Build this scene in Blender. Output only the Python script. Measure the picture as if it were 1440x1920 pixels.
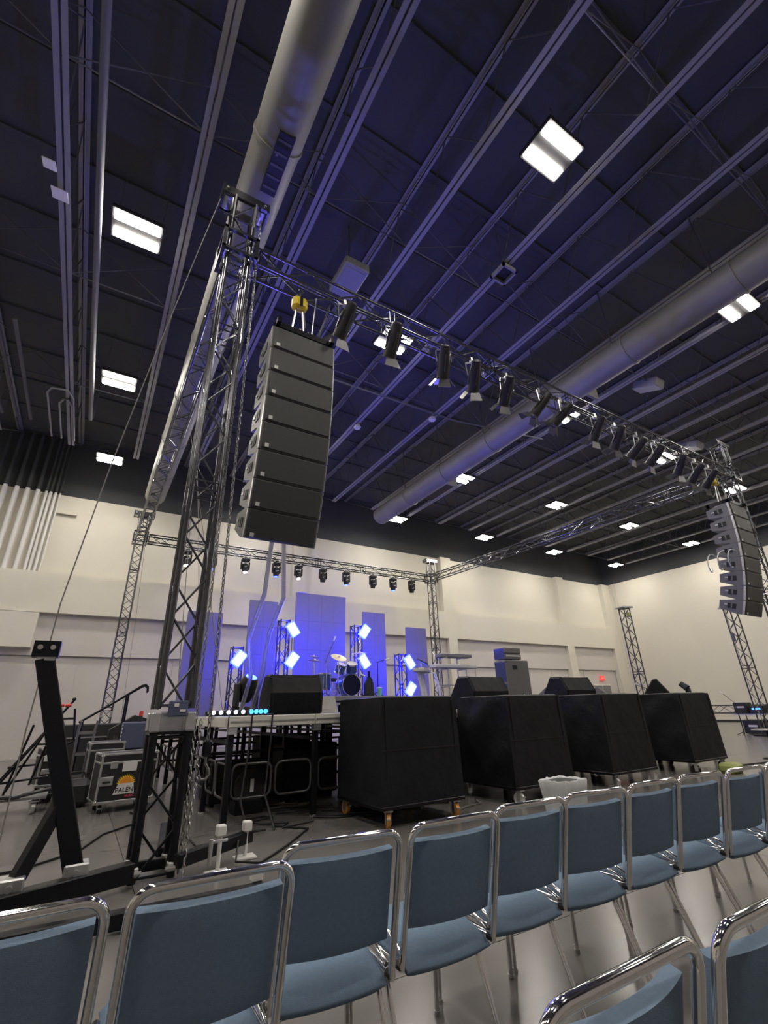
import bpy, math, random
from mathutils import Matrix, Vector
random.seed(7)
for o in list(bpy.data.objects): bpy.data.objects.remove(o)
SC = bpy.context.scene
COL = SC.collection
PI = math.pi

# ------------------------------------------------------------------ camera
F_PX, PITCH, ROLL, YAW, CAM_H = 861.1, 0.405607, -0.029105, 0.557086, 1.3
_f = Vector((math.sin(YAW)*math.cos(PITCH), math.cos(YAW)*math.cos(PITCH), math.sin(PITCH)))
_r = Vector((math.cos(YAW), -math.sin(YAW), 0)); _u = _r.cross(_f)
_r2 = _r*math.cos(ROLL) + _u*math.sin(ROLL); _u2 = -_r*math.sin(ROLL) + _u*math.cos(ROLL)
cd = bpy.data.cameras.new('camera'); cam = bpy.data.objects.new('camera', cd); COL.objects.link(cam)
cd.sensor_fit = 'VERTICAL'; cd.sensor_height = 32.0; cd.lens = 32.0*F_PX/1920.0
cd.clip_start = 0.05; cd.clip_end = 200
cam.matrix_world = Matrix(((_r2.x, _u2.x, -_f.x, 0), (_r2.y, _u2.y, -_f.y, 0), (_r2.z, _u2.z, -_f.z, CAM_H), (0, 0, 0, 1)))
SC.camera = cam

# ------------------------------------------------------------------ world and exposure
w = bpy.data.worlds.new('hall_air'); SC.world = w; w.use_nodes = True
w.node_tree.nodes['Background'].inputs[0].default_value = (0.55, 0.6, 0.7, 1)
w.node_tree.nodes['Background'].inputs[1].default_value = 0.02
SC.view_settings.view_transform = 'Standard'; SC.view_settings.look = 'None'
SC.view_settings.gamma = 1.0; SC.view_settings.use_curve_mapping = False
SC.view_settings.exposure = 0.0
LAMP = 128.0        # emission of the ceiling light strips
BLUE = 160.0        # emission of the glow added round and behind the blue panels

# ------------------------------------------------------------------ materials
MATS = {}
def mat(name, col, rough=0.5, metal=0.0, spec=0.5, noise=None, bump=None, emit=None, strength=0.0, coat=0.0, alpha=None, trans=0.0):
    m = bpy.data.materials.new(name); m.use_nodes = True; nt = m.node_tree; b = nt.nodes['Principled BSDF']
    b.inputs['Base Color'].default_value = (*col, 1); b.inputs['Roughness'].default_value = rough
    b.inputs['Metallic'].default_value = metal; b.inputs['Specular IOR Level'].default_value = spec
    b.inputs['Coat Weight'].default_value = coat
    b.inputs['Transmission Weight'].default_value = trans
    if alpha is not None: b.inputs['Alpha'].default_value = alpha
    if emit: b.inputs['Emission Color'].default_value = (*emit, 1); b.inputs['Emission Strength'].default_value = strength
    tc = nt.nodes.new('ShaderNodeTexCoord')
    if noise:                                   # (scale, amount): mottled tint
        n = nt.nodes.new('ShaderNodeTexNoise'); n.inputs['Scale'].default_value = noise[0]; n.inputs['Detail'].default_value = 6
        nt.links.new(tc.outputs['Object'], n.inputs['Vector'])
        r = nt.nodes.new('ShaderNodeValToRGB'); a = noise[1]
        r.color_ramp.elements[0].position = 0.3; r.color_ramp.elements[1].position = 0.7
        r.color_ramp.elements[0].color = (*[c*(1-a) for c in col], 1); r.color_ramp.elements[1].color = (*[min(1, c*(1+a)) for c in col], 1)
        nt.links.new(n.outputs['Fac'], r.inputs['Fac']); nt.links.new(r.outputs['Color'], b.inputs['Base Color'])
    if bump:                                    # (scale, strength)
        n2 = nt.nodes.new('ShaderNodeTexNoise'); n2.inputs['Scale'].default_value = bump[0]; n2.inputs['Detail'].default_value = 4
        nt.links.new(tc.outputs['Object'], n2.inputs['Vector'])
        bp = nt.nodes.new('ShaderNodeBump'); bp.inputs['Strength'].default_value = bump[1]; bp.inputs['Distance'].default_value = 0.02
        nt.links.new(n2.outputs['Fac'], bp.inputs['Height']); nt.links.new(bp.outputs['Normal'], b.inputs['Normal'])
    MATS[name] = m
    return m
mat('concrete', (0.165, 0.155, 0.148), 0.22, noise=(0.55, 0.22), bump=(9, 0.03), spec=0.5)
mat('joint', (0.05, 0.047, 0.045), 0.7)
mat('wall_paint', (0.70, 0.668, 0.565), 0.75, noise=(0.35, 0.025))
mat('wall_panel', (0.60, 0.565, 0.52), 0.75, noise=(0.4, 0.03))
mat('wall_shade', (0.33, 0.30, 0.27), 0.8)
mat('ceiling_black', (0.058, 0.062, 0.066), 0.85, noise=(0.3, 0.2))
mat('joist_paint', (0.27, 0.27, 0.28), 0.6)
mat('web_paint', (0.10, 0.102, 0.11), 0.7)
mat('duct_paint', (0.20, 0.195, 0.18), 0.5, noise=(1.2, 0.1))
mat('duct_dark', (0.012, 0.012, 0.014), 0.6)
mat('black_paint', (0.006, 0.006, 0.009), 0.35, spec=0.3)
mat('truss_black', (0.13, 0.133, 0.145), 0.22, metal=0.9, spec=0.6)
mat('truss_grey', (0.10, 0.10, 0.105), 0.3, metal=0.6)
mat('alloy', (0.62, 0.62, 0.62), 0.3, metal=0.85, noise=(6, 0.15))
mat('zinc', (0.55, 0.55, 0.54), 0.4, metal=0.8, noise=(8, 0.2))
mat('chrome', (0.80, 0.79, 0.77), 0.09, metal=1.0)
mat('fabric', (0.168, 0.232, 0.315), 0.95, spec=0.1, noise=(60, 0.05), bump=(420, 0.2))
mat('rubber', (0.015, 0.015, 0.016), 0.7)
mat('box_black', (0.018, 0.018, 0.02), 0.55, noise=(30, 0.15), bump=(160, 0.15))
mat('cover_black', (0.006, 0.0065, 0.009), 0.62, noise=(3, 0.3), bump=(4.5, 0.7), spec=0.3)
mat('cover_seam', (0.004, 0.004, 0.006), 0.7)
mat('grille', (0.052, 0.053, 0.055), 0.5, bump=(500, 0.3), metal=0.2)
mat('cab_paint', (0.15, 0.15, 0.152), 0.5, bump=(120, 0.12))
mat('handle_black', (0.01, 0.01, 0.012), 0.6)
mat('badge', (0.75, 0.75, 0.73), 0.5)
mat('white_plastic', (0.72, 0.71, 0.68), 0.5)
mat('deck_top', (0.045, 0.045, 0.05), 0.6, noise=(4, 0.2))
mat('deck_edge', (0.74, 0.72, 0.66), 0.45, metal=0.0, noise=(3, 0.08))
mat('screen_face', (0.20, 0.19, 0.19), 0.6, bump=(300, 0.1))
mat('yellow', (0.75, 0.55, 0.02), 0.45)
mat('yellow_green', (0.36, 0.40, 0.14), 0.6)
mat('orange_wheel', (0.72, 0.34, 0.08), 0.5)
mat('red', (0.75, 0.06, 0.05), 0.5)
mat('pink_red', (0.70, 0.08, 0.16), 0.5)
mat('blue_grey', (0.085, 0.095, 0.17), 0.5, bump=(60, 0.1))
mat('logo_orange', (0.95, 0.36, 0.03), 0.6)
mat('logo_yellow', (1.0, 0.62, 0.05), 0.6)
mat('paper', (0.80, 0.78, 0.76), 0.7)
mat('bag_film', (0.70, 0.72, 0.73), 0.35, trans=0.15, noise=(9, 0.1))
mat('loom_film', (0.55, 0.55, 0.6), 0.25, trans=0.75)
mat('cable_black', (0.012, 0.012, 0.013), 0.5)
mat('rope_grey', (0.25, 0.24, 0.22), 0.7)
mat('chain_steel', (0.30, 0.30, 0.29), 0.35, metal=0.9)
mat('drum_blue', (0.05, 0.10, 0.28), 0.2, coat=0.5)
mat('drum_head', (0.01, 0.012, 0.04), 0.75, spec=0.1)
mat('skin_white', (0.8, 0.8, 0.78), 0.5)
mat('cymbal', (0.85, 0.76, 0.52), 0.45, metal=0.5)
mat('cup_green', (0.18, 0.55, 0.35), 0.4)
mat('key_white', (0.8, 0.8, 0.78), 0.35)
mat('amp_cloth_blue_lit', (0.05, 0.06, 0.20), 0.7, bump=(200, 0.2))  # amp side cloth, with the blue stage light put into its colour
mat('amp_grey', (0.19, 0.185, 0.19), 0.6)
mat('glass_lens', (0.05, 0.05, 0.07), 0.05, coat=1.0)
mat('strip_light', (1, 0.95, 0.85), 0.4, emit=(1.0, 0.935, 0.84), strength=LAMP)
mat('added_blue_glow', (0.3, 0.4, 1), 0.4, emit=(0.0015, 0.003, 1.0), strength=BLUE)
mat('blue_face', (0.6, 0.7, 1), 0.4, emit=(0.42, 0.55, 1.0), strength=14)
mat('blue_lens', (0.2, 0.3, 1), 0.3, emit=(0.012, 0.03, 1.0), strength=22)
mat('white_lens', (0.9, 0.9, 1), 0.3, emit=(1.0, 0.97, 0.92), strength=5)
mat('cyan_cells', (0.2, 0.6, 1), 0.3, emit=(0.05, 0.35, 1.0), strength=2.5)
mat('pale_cells', (0.8, 0.8, 0.95), 0.3, emit=(0.8, 0.8, 1.0), strength=1.1)
mat('exit_red', (0.8, 0.05, 0.05), 0.4, emit=(1, 0.06, 0.05), strength=0.7)
mat('exit_white', (0.9, 0.9, 0.9), 0.4)

# ------------------------------------------------------------------ mesh helpers
class MB:
    def __init__(s): s.v = []; s.f = []
    def add(s, vs, fs, M=None):
        k = len(s.v)
        s.v += [tuple(M @ Vector(p)) if M is not None else tuple(p) for p in vs]
        s.f += [tuple(i+k for i in f) for f in fs]; return s
    def box(s, c, d, M=None):
        x, y, z = c; a, b, e = d[0]/2, d[1]/2, d[2]/2
        vs = [(x+i*a, y+j*b, z+k*e) for k in (-1, 1) for j in (-1, 1) for i in (-1, 1)]
        return s.add(vs, [(0, 2, 3, 1), (4, 5, 7, 6), (0, 1, 5, 4), (2, 6, 7, 3), (0, 4, 6, 2), (1, 3, 7, 5)], M)
    def rbox(s, c, d, r, M=None):               # box with chamfered edges
        x, y, z = c; a, b, e = d[0]/2, d[1]/2, d[2]/2; r = min(r, a*.98, b*.98, e*.98)
        vs = []; idx = {}
        for i in (-1, 1):
            for j in (-1, 1):
                for k in (-1, 1):
                    for ax in range(3):
                        q = [i*a, j*b, k*e]
                        for t in range(3):
                            if t != ax: q[t] -= (i, j, k)[t]*r
                        idx[(i, j, k, ax)] = len(vs); vs.append((x+q[0], y+q[1], z+q[2]))
        fs = []
        for sgn in (-1, 1):
            fs.append([idx[(sgn, j, k, 0)] for j, k in ((-1, -1), (1, -1), (1, 1), (-1, 1))][::sgn])
            fs.append([idx[(i, sgn, k, 1)] for i, k in ((-1, -1), (-1, 1), (1, 1), (1, -1))][::sgn])
            fs.append([idx[(i, j, sgn, 2)] for i, j in ((-1, -1), (1, -1), (1, 1), (-1, 1))][::sgn])
        for j in (-1, 1):
            for k in (-1, 1):
                f = [idx[(-1, j, k, 1)], idx[(1, j, k, 1)], idx[(1, j, k, 2)], idx[(-1, j, k, 2)]]; fs.append(f if j*k < 0 else f[::-1])
        for i in (-1, 1):
            for k in (-1, 1):
                f = [idx[(i, -1, k, 0)], idx[(i, 1, k, 0)], idx[(i, 1, k, 2)], idx[(i, -1, k, 2)]]; fs.append(f if i*k > 0 else f[::-1])
        for i in (-1, 1):
            for j in (-1, 1):
                f = [idx[(i, j, -1, 0)], idx[(i, j, 1, 0)], idx[(i, j, 1, 1)], idx[(i, j, -1, 1)]]; fs.append(f if i*j < 0 else f[::-1])
        for i in (-1, 1):
            for j in (-1, 1):
                for k in (-1, 1):
                    f = [idx[(i, j, k, t)] for t in range(3)]; fs.append(f if i*j*k > 0 else f[::-1])
        return s.add(vs, fs, M)
    def cyl(s, p0, p1, r0, r1=None, n=10, caps=True, M=None):
        r1 = r0 if r1 is None else r1; p0 = Vector(p0); p1 = Vector(p1); d = (p1-p0)
        if d.length < 1e-6: return s
        d.normalize(); u = d.orthogonal().normalized(); w = d.cross(u)
        vs = [p0 + (u*math.cos(2*PI*i/n) + w*math.sin(2*PI*i/n))*r0 for i in range(n)] + [p1 + (u*math.cos(2*PI*i/n) + w*math.sin(2*PI*i/n))*r1 for i in range(n)]
        fs = [(i, (i+1) % n, n+(i+1) % n, n+i) for i in range(n)]
        if caps: fs += [tuple(range(n))[::-1], tuple(range(n, 2*n))]
        return s.add(vs, fs, M)
    def tube(s, path, r, n=8, closed=False, M=None):
        P = [Vector(p) for p in path]; m = len(P); vs = []; prev = None
        for i, p in enumerate(P):
            a = P[(i-1) % m] if (closed or i > 0) else p; b = P[(i+1) % m] if (closed or i < m-1) else p
            d = (b-a).normalized()
            u = d.orthogonal().normalized() if prev is None else (prev - d*prev.dot(d)).normalized()
            prev = u; w = d.cross(u)
            vs += [p + (u*math.cos(2*PI*k/n) + w*math.sin(2*PI*k/n))*r for k in range(n)]
        fs = []
        for i in range(m if closed else m-1):
            j = (i+1) % m
            fs += [(i*n+k, i*n+(k+1) % n, j*n+(k+1) % n, j*n+k) for k in range(n)]
        if not closed: fs += [tuple(range(n))[::-1], tuple(range((m-1)*n, m*n))]
        return s.add(vs, fs, M)
    def prism(s, poly, axis, a, b, M=None):     # polygon extruded along an axis; poly in the two other coordinates
        n = len(poly); vs = []
        for t in (a, b):
            for (p, q) in poly:
                vs.append({'x': (t, p, q), 'y': (p, t, q), 'z': (p, q, t)}[axis])
        return s.add(vs, [tuple(range(n))[::-1], tuple(range(n, 2*n))] + [(i, (i+1) % n, n+(i+1) % n, n+i) for i in range(n)], M)
    def lathe(s, prof, n=20, M=None, ring=False):           # profile (r, z) about z
        m = len(prof); vs = [(r*math.cos(2*PI*k/n), r*math.sin(2*PI*k/n), z) for (r, z) in prof for k in range(n)]
        fs = [(i*n+k, i*n+(k+1) % n, (i+1)*n+(k+1) % n, (i+1)*n+k) for i in range(m-1) for k in range(n)]
        if ring: fs += [((m-1)*n+k, (m-1)*n+(k+1) % n, (k+1) % n, k) for k in range(n)]
        else: fs += [tuple(range(n))[::-1], tuple(range((m-1)*n, m*n))]
        return s.add(vs, fs, M)
    def mesh(s, name, m, smooth=None):
        me = bpy.data.meshes.new(name); me.from_pydata(s.v, [], s.f)
        import bmesh
        bm = bmesh.new(); bm.from_mesh(me); bmesh.ops.recalc_face_normals(bm, faces=bm.faces); bm.to_mesh(me); bm.free()
        me.materials.append(MATS[m])
        if smooth is not None: me.shade_smooth(); me.set_sharp_from_angle(angle=math.radians(smooth))
        me.update(); return me
    def build(s, name, m, parent=None, smooth=None, loc=None, rot=None):
        return link(name, s.mesh(name, m, smooth), parent, loc, rot)
def link(name, data, parent=None, loc=None, rot=None, M=None):
    o = bpy.data.objects.new(name, data); COL.objects.link(o)
    if parent is not None: o.parent = parent
    if loc is not None: o.location = loc
    if rot is not None: o.rotation_euler = rot
    if M is not None: o.matrix_local = M
    return o
def thing(name, label, cat, loc=(0, 0, 0), rz=0.0, group=None):
    o = bpy.data.objects.new(name, None); COL.objects.link(o); o.empty_display_size = 0.1
    o.location = loc; o.rotation_euler = (0, 0, rz)
    return tag(o, label, cat, group)
def tag(o, label, cat, group=None):
    o['label'] = label; o['category'] = cat
    if group: o['group'] = group
    return o
def struct(o): o['kind'] = 'structure'; return o
def copy_tree(o, parent=None):
    c = o.copy(); COL.objects.link(c)
    if parent is not None: c.parent = parent
    for ch in [x for x in ALLCH(o)]: copy_tree(ch, c)
    return c
def ALLCH(o): return list(o.children)
def T(x, y, z): return Matrix.Translation((x, y, z))
def RX(a): return Matrix.Rotation(a, 4, 'X')
def RY(a): return Matrix.Rotation(a, 4, 'Y')
def RZ(a): return Matrix.Rotation(a, 4, 'Z')
ORD = ['first', 'second', 'third', 'fourth', 'fifth', 'sixth', 'seventh', 'eighth', 'ninth', 'tenth', 'eleventh', 'twelfth', 'thirteenth', 'fourteenth', 'fifteenth']
def text_mesh(name, body, size, m, parent, M, extrude=0.001):
    c = bpy.data.curves.new(name, 'FONT'); c.body = body; c.size = size; c.align_x = 'CENTER'; c.align_y = 'CENTER'; c.extrude = extrude; c.offset = size*.02
    tmp = bpy.data.objects.new(name, c); COL.objects.link(tmp)
    bpy.context.view_layer.update()
    me = bpy.data.meshes.new_from_object(tmp); bpy.data.objects.remove(tmp); bpy.data.curves.remove(c)
    me.materials.clear(); me.materials.append(MATS[m])
    return link(name, me, parent, M=M)

# ------------------------------------------------------------------ the hall
X0, X1, YA, YB = -14.0, 34.8, -9.0, 21.8
ZW, ZR = 10.06, 12.7
fl = struct(MB().box(((X0+X1)/2, (YA+22.2)/2, -0.06), (X1-X0+0.8, 22.2-YA+0.8, 0.09)).build('floor', 'joint'))
nx, ny = 10, 8
sx, sy = (X1-X0)/nx, (22.2-YA)/ny
slab = MB().box((0, 0, 0), (sx-0.007, sy-0.007, 0.03)).mesh('slab', 'concrete')
for i in range(nx):
    for j in range(ny):
        link('slab', slab, fl, (X0+(i+.5)*sx, YA+(j+.5)*sy, -0.015))

# back wall: recessed lower field, proud band, recessed upper field, columns
wb = struct(MB().box(((X0+X1)/2, 22.35, ZW/2), (X1-X0, 0.3, ZW)).build('wall_back', 'wall_panel'))
MB().box(((X0+X1)/2, 22.0, (5.06+6.62)/2), (X1-X0, 0.4, 6.62-5.06)).build('band', 'wall_paint', wb)
MB().box(((X0+X1)/2, 22.18, (6.62+ZW)/2), (X1-X0, 0.05, ZW-6.62)).build('upper_field', 'wall_paint', wb)
for a, b in ((X0, 8.2), (8.25, 17.85), (18.5, 28.5), (29.2, 33.9)):
    MB().box(((a+b)/2, 22.13, (3.51+5.06)/2), (b-a, 0.14, 5.06-3.51)).build('overhang_panel', 'wall_panel', wb)
for k in range(14):
    MB().box((X0+1.7+k*3.4, 22.19, 1.74), (3.36, 0.03, 3.46)).build('lower_panel', 'wall_panel', wb)
for a, b in ((17.65, 18.45), (28.5, 29.25), (33.9, 34.8), (8.0, 8.7)):
    MB().box(((a+b)/2, 21.98, (6.62+ZW)/2), (b-a, 0.36, ZW-6.62)).build('column', 'wall_paint', wb)
for a, b in ((17.85, 18.5), (28.5, 29.2), (33.9, 34.8)):
    MB().box(((a+b)/2, 21.98, 5.06/2), (b-a, 0.36, 5.06)).build('column', 'wall_paint', wb)
MB().box((-4.4, 21.9, 4.38), (4.8, 0.55, 1.26)).build('housing_box', 'wall_paint', wb)
MB().box(((X0+X1)/2, 22.3, (ZW+ZR)/2), (X1-X0, 0.2, ZR-ZW)).build('black_upper_wall', 'ceiling_black', wb)
for x, wd in ((-4.6, .13), (-4.25, .13), (-3.87, .14), (-3.52, .14), (-3.17, .14), (-2.88, .09), (-2.73, .09), (-2.56, .09), (-2.4, .05)):
    MB().cyl((x, 22.0, 6.62), (x, 22.0, ZW), wd/2+.01, n=12).build('pipe', 'white_plastic', wb, smooth=40)
    MB().cyl((x, 22.0, ZW), (x, 22.0, ZR-.1), wd/2, n=10).build('pipe_top', 'ceiling_black', wb, smooth=40)
MB().box((-2.0, 22.05, 9.25), (0.7, .12, .12)).build('pipe_bracket', 'wall_paint', wb)
wr = struct(MB().box((X1+0.15, (YA+22.2)/2, ZW/2), (0.3, 22.2-YA, ZW)).build('wall_right', 'wall_paint'))
MB().box((X1+0.1, (YA+22.2)/2, (ZW+ZR)/2), (0.2, 22.2-YA, ZR-ZW)).build('black_upper_wall', 'ceiling_black', wr)
for y in (21.2, 21.45):
    MB().cyl((34.72, y, 0), (34.72, y, ZW), 0.03, n=8).build('conduit', 'wall_panel', wr, smooth=40)
bb = struct(MB().box((34.77, 4.0, 0.06), (0.06, 35, 0.12)).build('baseboard_right', 'box_black'))
wl = struct(MB().box((X0-0.15, (YA+22.2)/2, ZW/2), (0.3, 22.2-YA, ZW)).build('wall_left', 'wall_paint'))
MB().box((X0-0.1, (YA+22.2)/2, (ZW+ZR)/2), (0.2, 22.2-YA, ZR-ZW)).build('black_upper_wall', 'ceiling_black', wl)
wf = struct(MB().box(((X0+X1)/2, YA-0.15, ZW/2), (X1-X0, 0.3, ZW)).build('wall_front', 'wall_shade'))
MB().box(((X0+X1)/2, YA-0.1, (ZW+ZR)/2), (X1-X0, 0.2, ZR-ZW)).build('black_upper_wall', 'ceiling_black', wf)
# service door with exit sign in the far corner of the back wall
dr = struct(MB().box((31.85, 22.06, 1.27), (1.9, 0.06, 2.54)).build('door_1', 'deck_edge'))
MB().box((31.35, 22.02, 1.25), (0.86, 0.04, 2.4)).build('door_leaf', 'amp_grey', dr)
MB().box((32.3, 22.02, 1.25), (0.86, 0.04, 2.4)).build('door_leaf', 'amp_grey', dr)
ex = thing('exit_sign', 'small red lit exit sign above the far corner door', 'sign', (32.0, 22.08, 2.95))
MB().rbox((0, -.05, 0), (0.5, 0.08, 0.32), .02).build('sign_box', 'exit_red', ex)
text_mesh('lettering', 'EXIT', 0.17, 'exit_white', ex, T(0, -.092, 0) @ RX(PI/2))

# ceiling: deck, joists with double-angle bottom chords and webs, bridging
ce = struct(MB().box(((X0+X1)/2, (YA+22.2)/2, ZR+0.1), (X1-X0+.6, 22.2-YA+.6, 0.2)).build('ceiling', 'ceiling_black'))
ZB = 10.9; JL0, JL1 = YA+1.5, 19.0
jm = MB()
for s_ in (-1, 1):
    jm.box((s_*0.062, (JL0+JL1)/2, ZB), (0.088, JL1-JL0, 0.014)).box((s_*0.024, (JL0+JL1)/2, ZB+.045), (0.014, JL1-JL0, 0.09))
    jm.box((s_*0.062, (YA+22.1)/2, ZR-.06), (0.088, 22.1-YA, 0.014)).box((s_*0.024, (YA+22.1)/2, ZR-.1), (0.014, 22.1-YA, 0.09))
jm = jm.mesh('roof_joist', 'joist_paint')
wm = MB(); y = JL0; up = False; k = 0
while y < JL1-.1:
    y2 = min(y+0.9, JL1)
    za, zb = (ZB+.05, ZR-.08) if k % 2 == 0 else (ZR-.08, ZB+.05)
    wm.cyl((0, y, za), (0, y2, zb), 0.016, n=5); y = y2; k += 1
wm.cyl((0, JL1, ZB+.05), (0, 22.1, ZR-.1), 0.02, n=5)
wm = wm.mesh('web', 'web_paint')
JX = [0.05+2.21*k for k in range(-6, 16)]
for x in JX:
    j = link('roof_joist', jm, ce, (x, 0, 0)); link('web', wm, j)
bgm = MB()
for a, b in (((0, ZB+.1), (2.21, ZR-.15)), ((0, ZR-.15), (2.21, ZB+.1))): bgm.cyl((a[0], 0, a[1]), (b[0], 0, b[1]), 0.014, n=5)
bgm.cyl((0, 0, ZB+.13), (2.21, 0, ZB+.13), 0.016, n=5)
bgm = bgm.mesh('bridging', 'web_paint')
for x in JX[:-1]:
    for y in (-5.5, -2.5, 1.2, 5.8, 10.4, 15.0): link('bridging', bgm, ce, (x, y, 0))
# deck corrugation ribs
for k in range(17):
    MB().box(((X0+X1)/2, YA+1+k*1.86, ZR-.03), (X1-X0, 0.12, 0.06)).build('deck_rib', 'ceiling_black', ce)

def pipe(name, label, pts, r, m, cat='pipe'):
    return tag(MB().tube(pts, r, 10).build(name, m, smooth=50), label, cat)
pipe('sprinkler_pipe', 'thin grey pipe running under the roof on the far left, parallel to joists', [(-1.52, -8, 10.6), (-1.52, 16.2, 10.6), (-1.52, 16.4, 10.8), (-1.52, 16.4, ZR-.15)], 0.065, 'web_paint')
for i, x in enumerate((-4.15, -3.75, -3.35)):
    pipe('sprinkler_pipe', ('leftmost', 'middle', 'rightmost')[i]+' of three dark parallel pipes high in left ceiling corner', [(x, 12.6, 10.965), (x, 17.5, 10.965), (x, 17.8, 10.965)], 0.05, 'web_paint')
for i, x in enumerate((-2.75, -2.45)):
    pipe('bent_conduit', ('outer', 'inner')[i]+' grey conduit with a hairpin bend beside the left joist', [(x, 18.5, 10.85), (x, 15.6+.5*i, 10.85), (x+.12, 15.3+.5*i, 10.85), (-2.2, 15.2+.5*i, 10.85), (-2.05-.05*i, 15.6+.5*i, 10.85), (-2.05-.05*i, 18.5, 10.85)], 0.03, 'joist_paint')
pipe('branch_pipe', 'dark red-brown sprinkler branch pipe crossing under the middle joists', [(4.6, 10.5, 10.75), (9.5, 10.4, 10.75), (13.4, 9.7, 10.75)], 0.03, 'web_paint')

def duct(name, label, x, z, r, ya, yb, nseg):
    t = thing(name, label, 'duct', (x, 0, z))
    L = (yb-ya)/nseg
    body = MB().cyl((0, 0, 0), (0, L-.01, 0), r, n=28, caps=False).mesh('duct_section', 'duct_paint', 40)
    ring = MB().lathe([(r+.004, -.03), (r+.022, -.03), (r+.022, .03), (r+.004, .03)], 28, ring=True).mesh('flange', 'duct_paint', 40)
    for i in range(nseg):
        link('duct_section', body, t, (0, ya+i*L, 0)); link('flange', ring, t, M=T(0, ya+i*L, 0) @ RX(-PI/2))
        MB().box((0, ya+i*L+.4, r+(ZR-z-r)/2), (.03, .03, ZR-z-r)).build('hanger', 'web_paint', t)
    return t
d1 = duct('round_duct', 'wide round grey duct running overhead behind the near truss tower', 1.08, 10.12, 0.40, -8.5, 20.6, 11)
g = MB().box((0.06, 4.9, -.36), (0.26, 1.05, 0.12)).build('grille', 'duct_dark', d1)
for k in range(5): MB().box((0.06, 4.5+k*.2, -.425), (0.22, .04, .015)).build('louvre', 'web_paint', g)
d2 = duct('round_duct', 'round grey duct lit blue underneath, right of the middle ceiling lights', 11.0, 10.13, 0.42, -8.5, 18.0, 10)
for y0 in (6.3, 13.0):
    b = MB().rbox((0.50, y0+.9, -.1), (0.42, 1.7, 0.42), .02).build('air_box', 'duct_dark', d2)
    MB().box((0.50, y0+.05, -.1), (0.5, 0.08, 0.5)).build('collar', 'duct_paint', b)

# ceiling light fixtures
def light_fixture():
    t = bpy.data.objects.new('high_bay_light', None); COL.objects.link(t)
    MB().rbox((0, 0, .10), (.98, .76, .10), .02).build('housing', 'duct_dark', t)
    for s_ in (-1, 1):
        e = MB().rbox((0, s_*.215, 0.035), (.86, .215, .03), .01).build('light_strip', 'strip_light', t)
    for s_ in (-1, 1): MB().cyl((s_*.42, 0, .15), (s_*.42, 0, ZR-10.75), .008, n=5).build('hanger', 'web_paint', t)
    return t
proto = light_fixture(); first = True
LX = [-7.5, -.84, 5.64, 12.88, 19.2, 25.55, 32.4]; LY = [-2.8, 2.72, 8.28, 13.85, 19.3]
for j, y in enumerate(LY):
    for i, x in enumerate(LX):
        o = proto if first else copy_tree(proto); first = False
        o.location = (x, y, 10.75)
        row = {4: 'in the row nearest the back wall', 3: 'in the second row from the back wall', 2: 'in the third row from the back wall', 1: 'in the row nearest the seats'}.get(j)
        if j < 1: tag(o, 'twin-strip high-bay ceiling light over the floor behind the seats', 'light', 'ceiling lights out of view')
        elif i == 0: tag(o, 'twin-strip high-bay ceiling light beyond the left side of the stage', 'light', 'ceiling lights far left')
        else: tag(o, 'twin-strip ceiling light, %s from the left %s' % (ORD[i-1], row), 'light', 'ceiling lights')

# odd things hung in the roof
for k, (x, y, s_) in enumerate(((-2.35, 7.6, .26), (-2.2, 8.15, .34))):
    t = thing('hanging_sign', ('upper, smaller' if k == 0 else 'lower, larger')+' pale square plate hung from the left joist', 'plate', (x, y, 10.75))
    MB().box((0, 0, 0), (s_*.8, s_, .02), RX(.3)).build('plate', 'badge', t); MB().cyl((0, 0, 0), (0, 0, ZR-10.75), .006, n=5).build('wire', 'web_paint', t)
t = thing('junction_box', 'large square ceiling box lit blue above the left end of front truss', 'box', (3.62, 7.1, 10.75))
MB().rbox((0, 0, .1), (.62, .95, .25), .03).build('box', 'joist_paint', t); MB().cyl((0, 0, .2), (0, 0, ZR-10.75), .02, n=6).build('hanger', 'web_paint', t); MB().box((0, 0, -.03), (.5, .75, .02)).build('cover_plate', 'joist_paint', t)
t = thing('junction_box', 'small open square frame hung on joist above the middle of front truss', 'box', (6.75, 5.1, 10.8))
m_ = MB()
for a in (-1, 1): m_.box((a*.2, 0, 0), (.05, .45, .1)).box((0, a*.2, 0), (.45, .05, .1))
m_.build('frame', 'joist_paint', t); MB().cyl((0, 0, .05), (0, 0, ZR-10.8), .01, n=6).build('hanger', 'web_paint', t); MB().box((0, 0, .08), (.4, .4, .02)).build('back_plate', 'duct_dark', t)
for (x, y, lb) in ((8.85, 10.75, 'white round smoke detector hanging from the blue joist below front truss'), (6.75, 12.5, 'white round smoke detector on the joist beside the near line array')):
    t = thing('smoke_detector', lb, 'detector', (x, y, 10.78))
    MB().lathe([(.03, .06), (.11, .06), (.13, 0), (.10, -.05), (.03, -.06)], 18).build('body', 'badge', t, smooth=40); MB().cyl((0, 0, .05), (0, 0, .14), .015, n=6).build('stem', 'web_paint', t)
for k, (x, y) in enumerate(((12.6, 7.6), (14.2, 5.9), (19.6, 7.3))):
    t = thing('ceiling_speaker', ('grey ceiling loudspeaker box beside the blue duct', 'grey ceiling loudspeaker box right of the brightest right lamp', 'grey ceiling loudspeaker box above the right tower')[k], 'speaker', (x, y, 11.0))
    MB().rbox((0, 0, 0), (.5, .8, .3), .03, RX(.4)).build('cabinet', 'joist_paint', t); MB().cyl((0, 0, .1), (0, 0, ZR-11), .012, n=5).build('hanger', 'web_paint', t)

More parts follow.
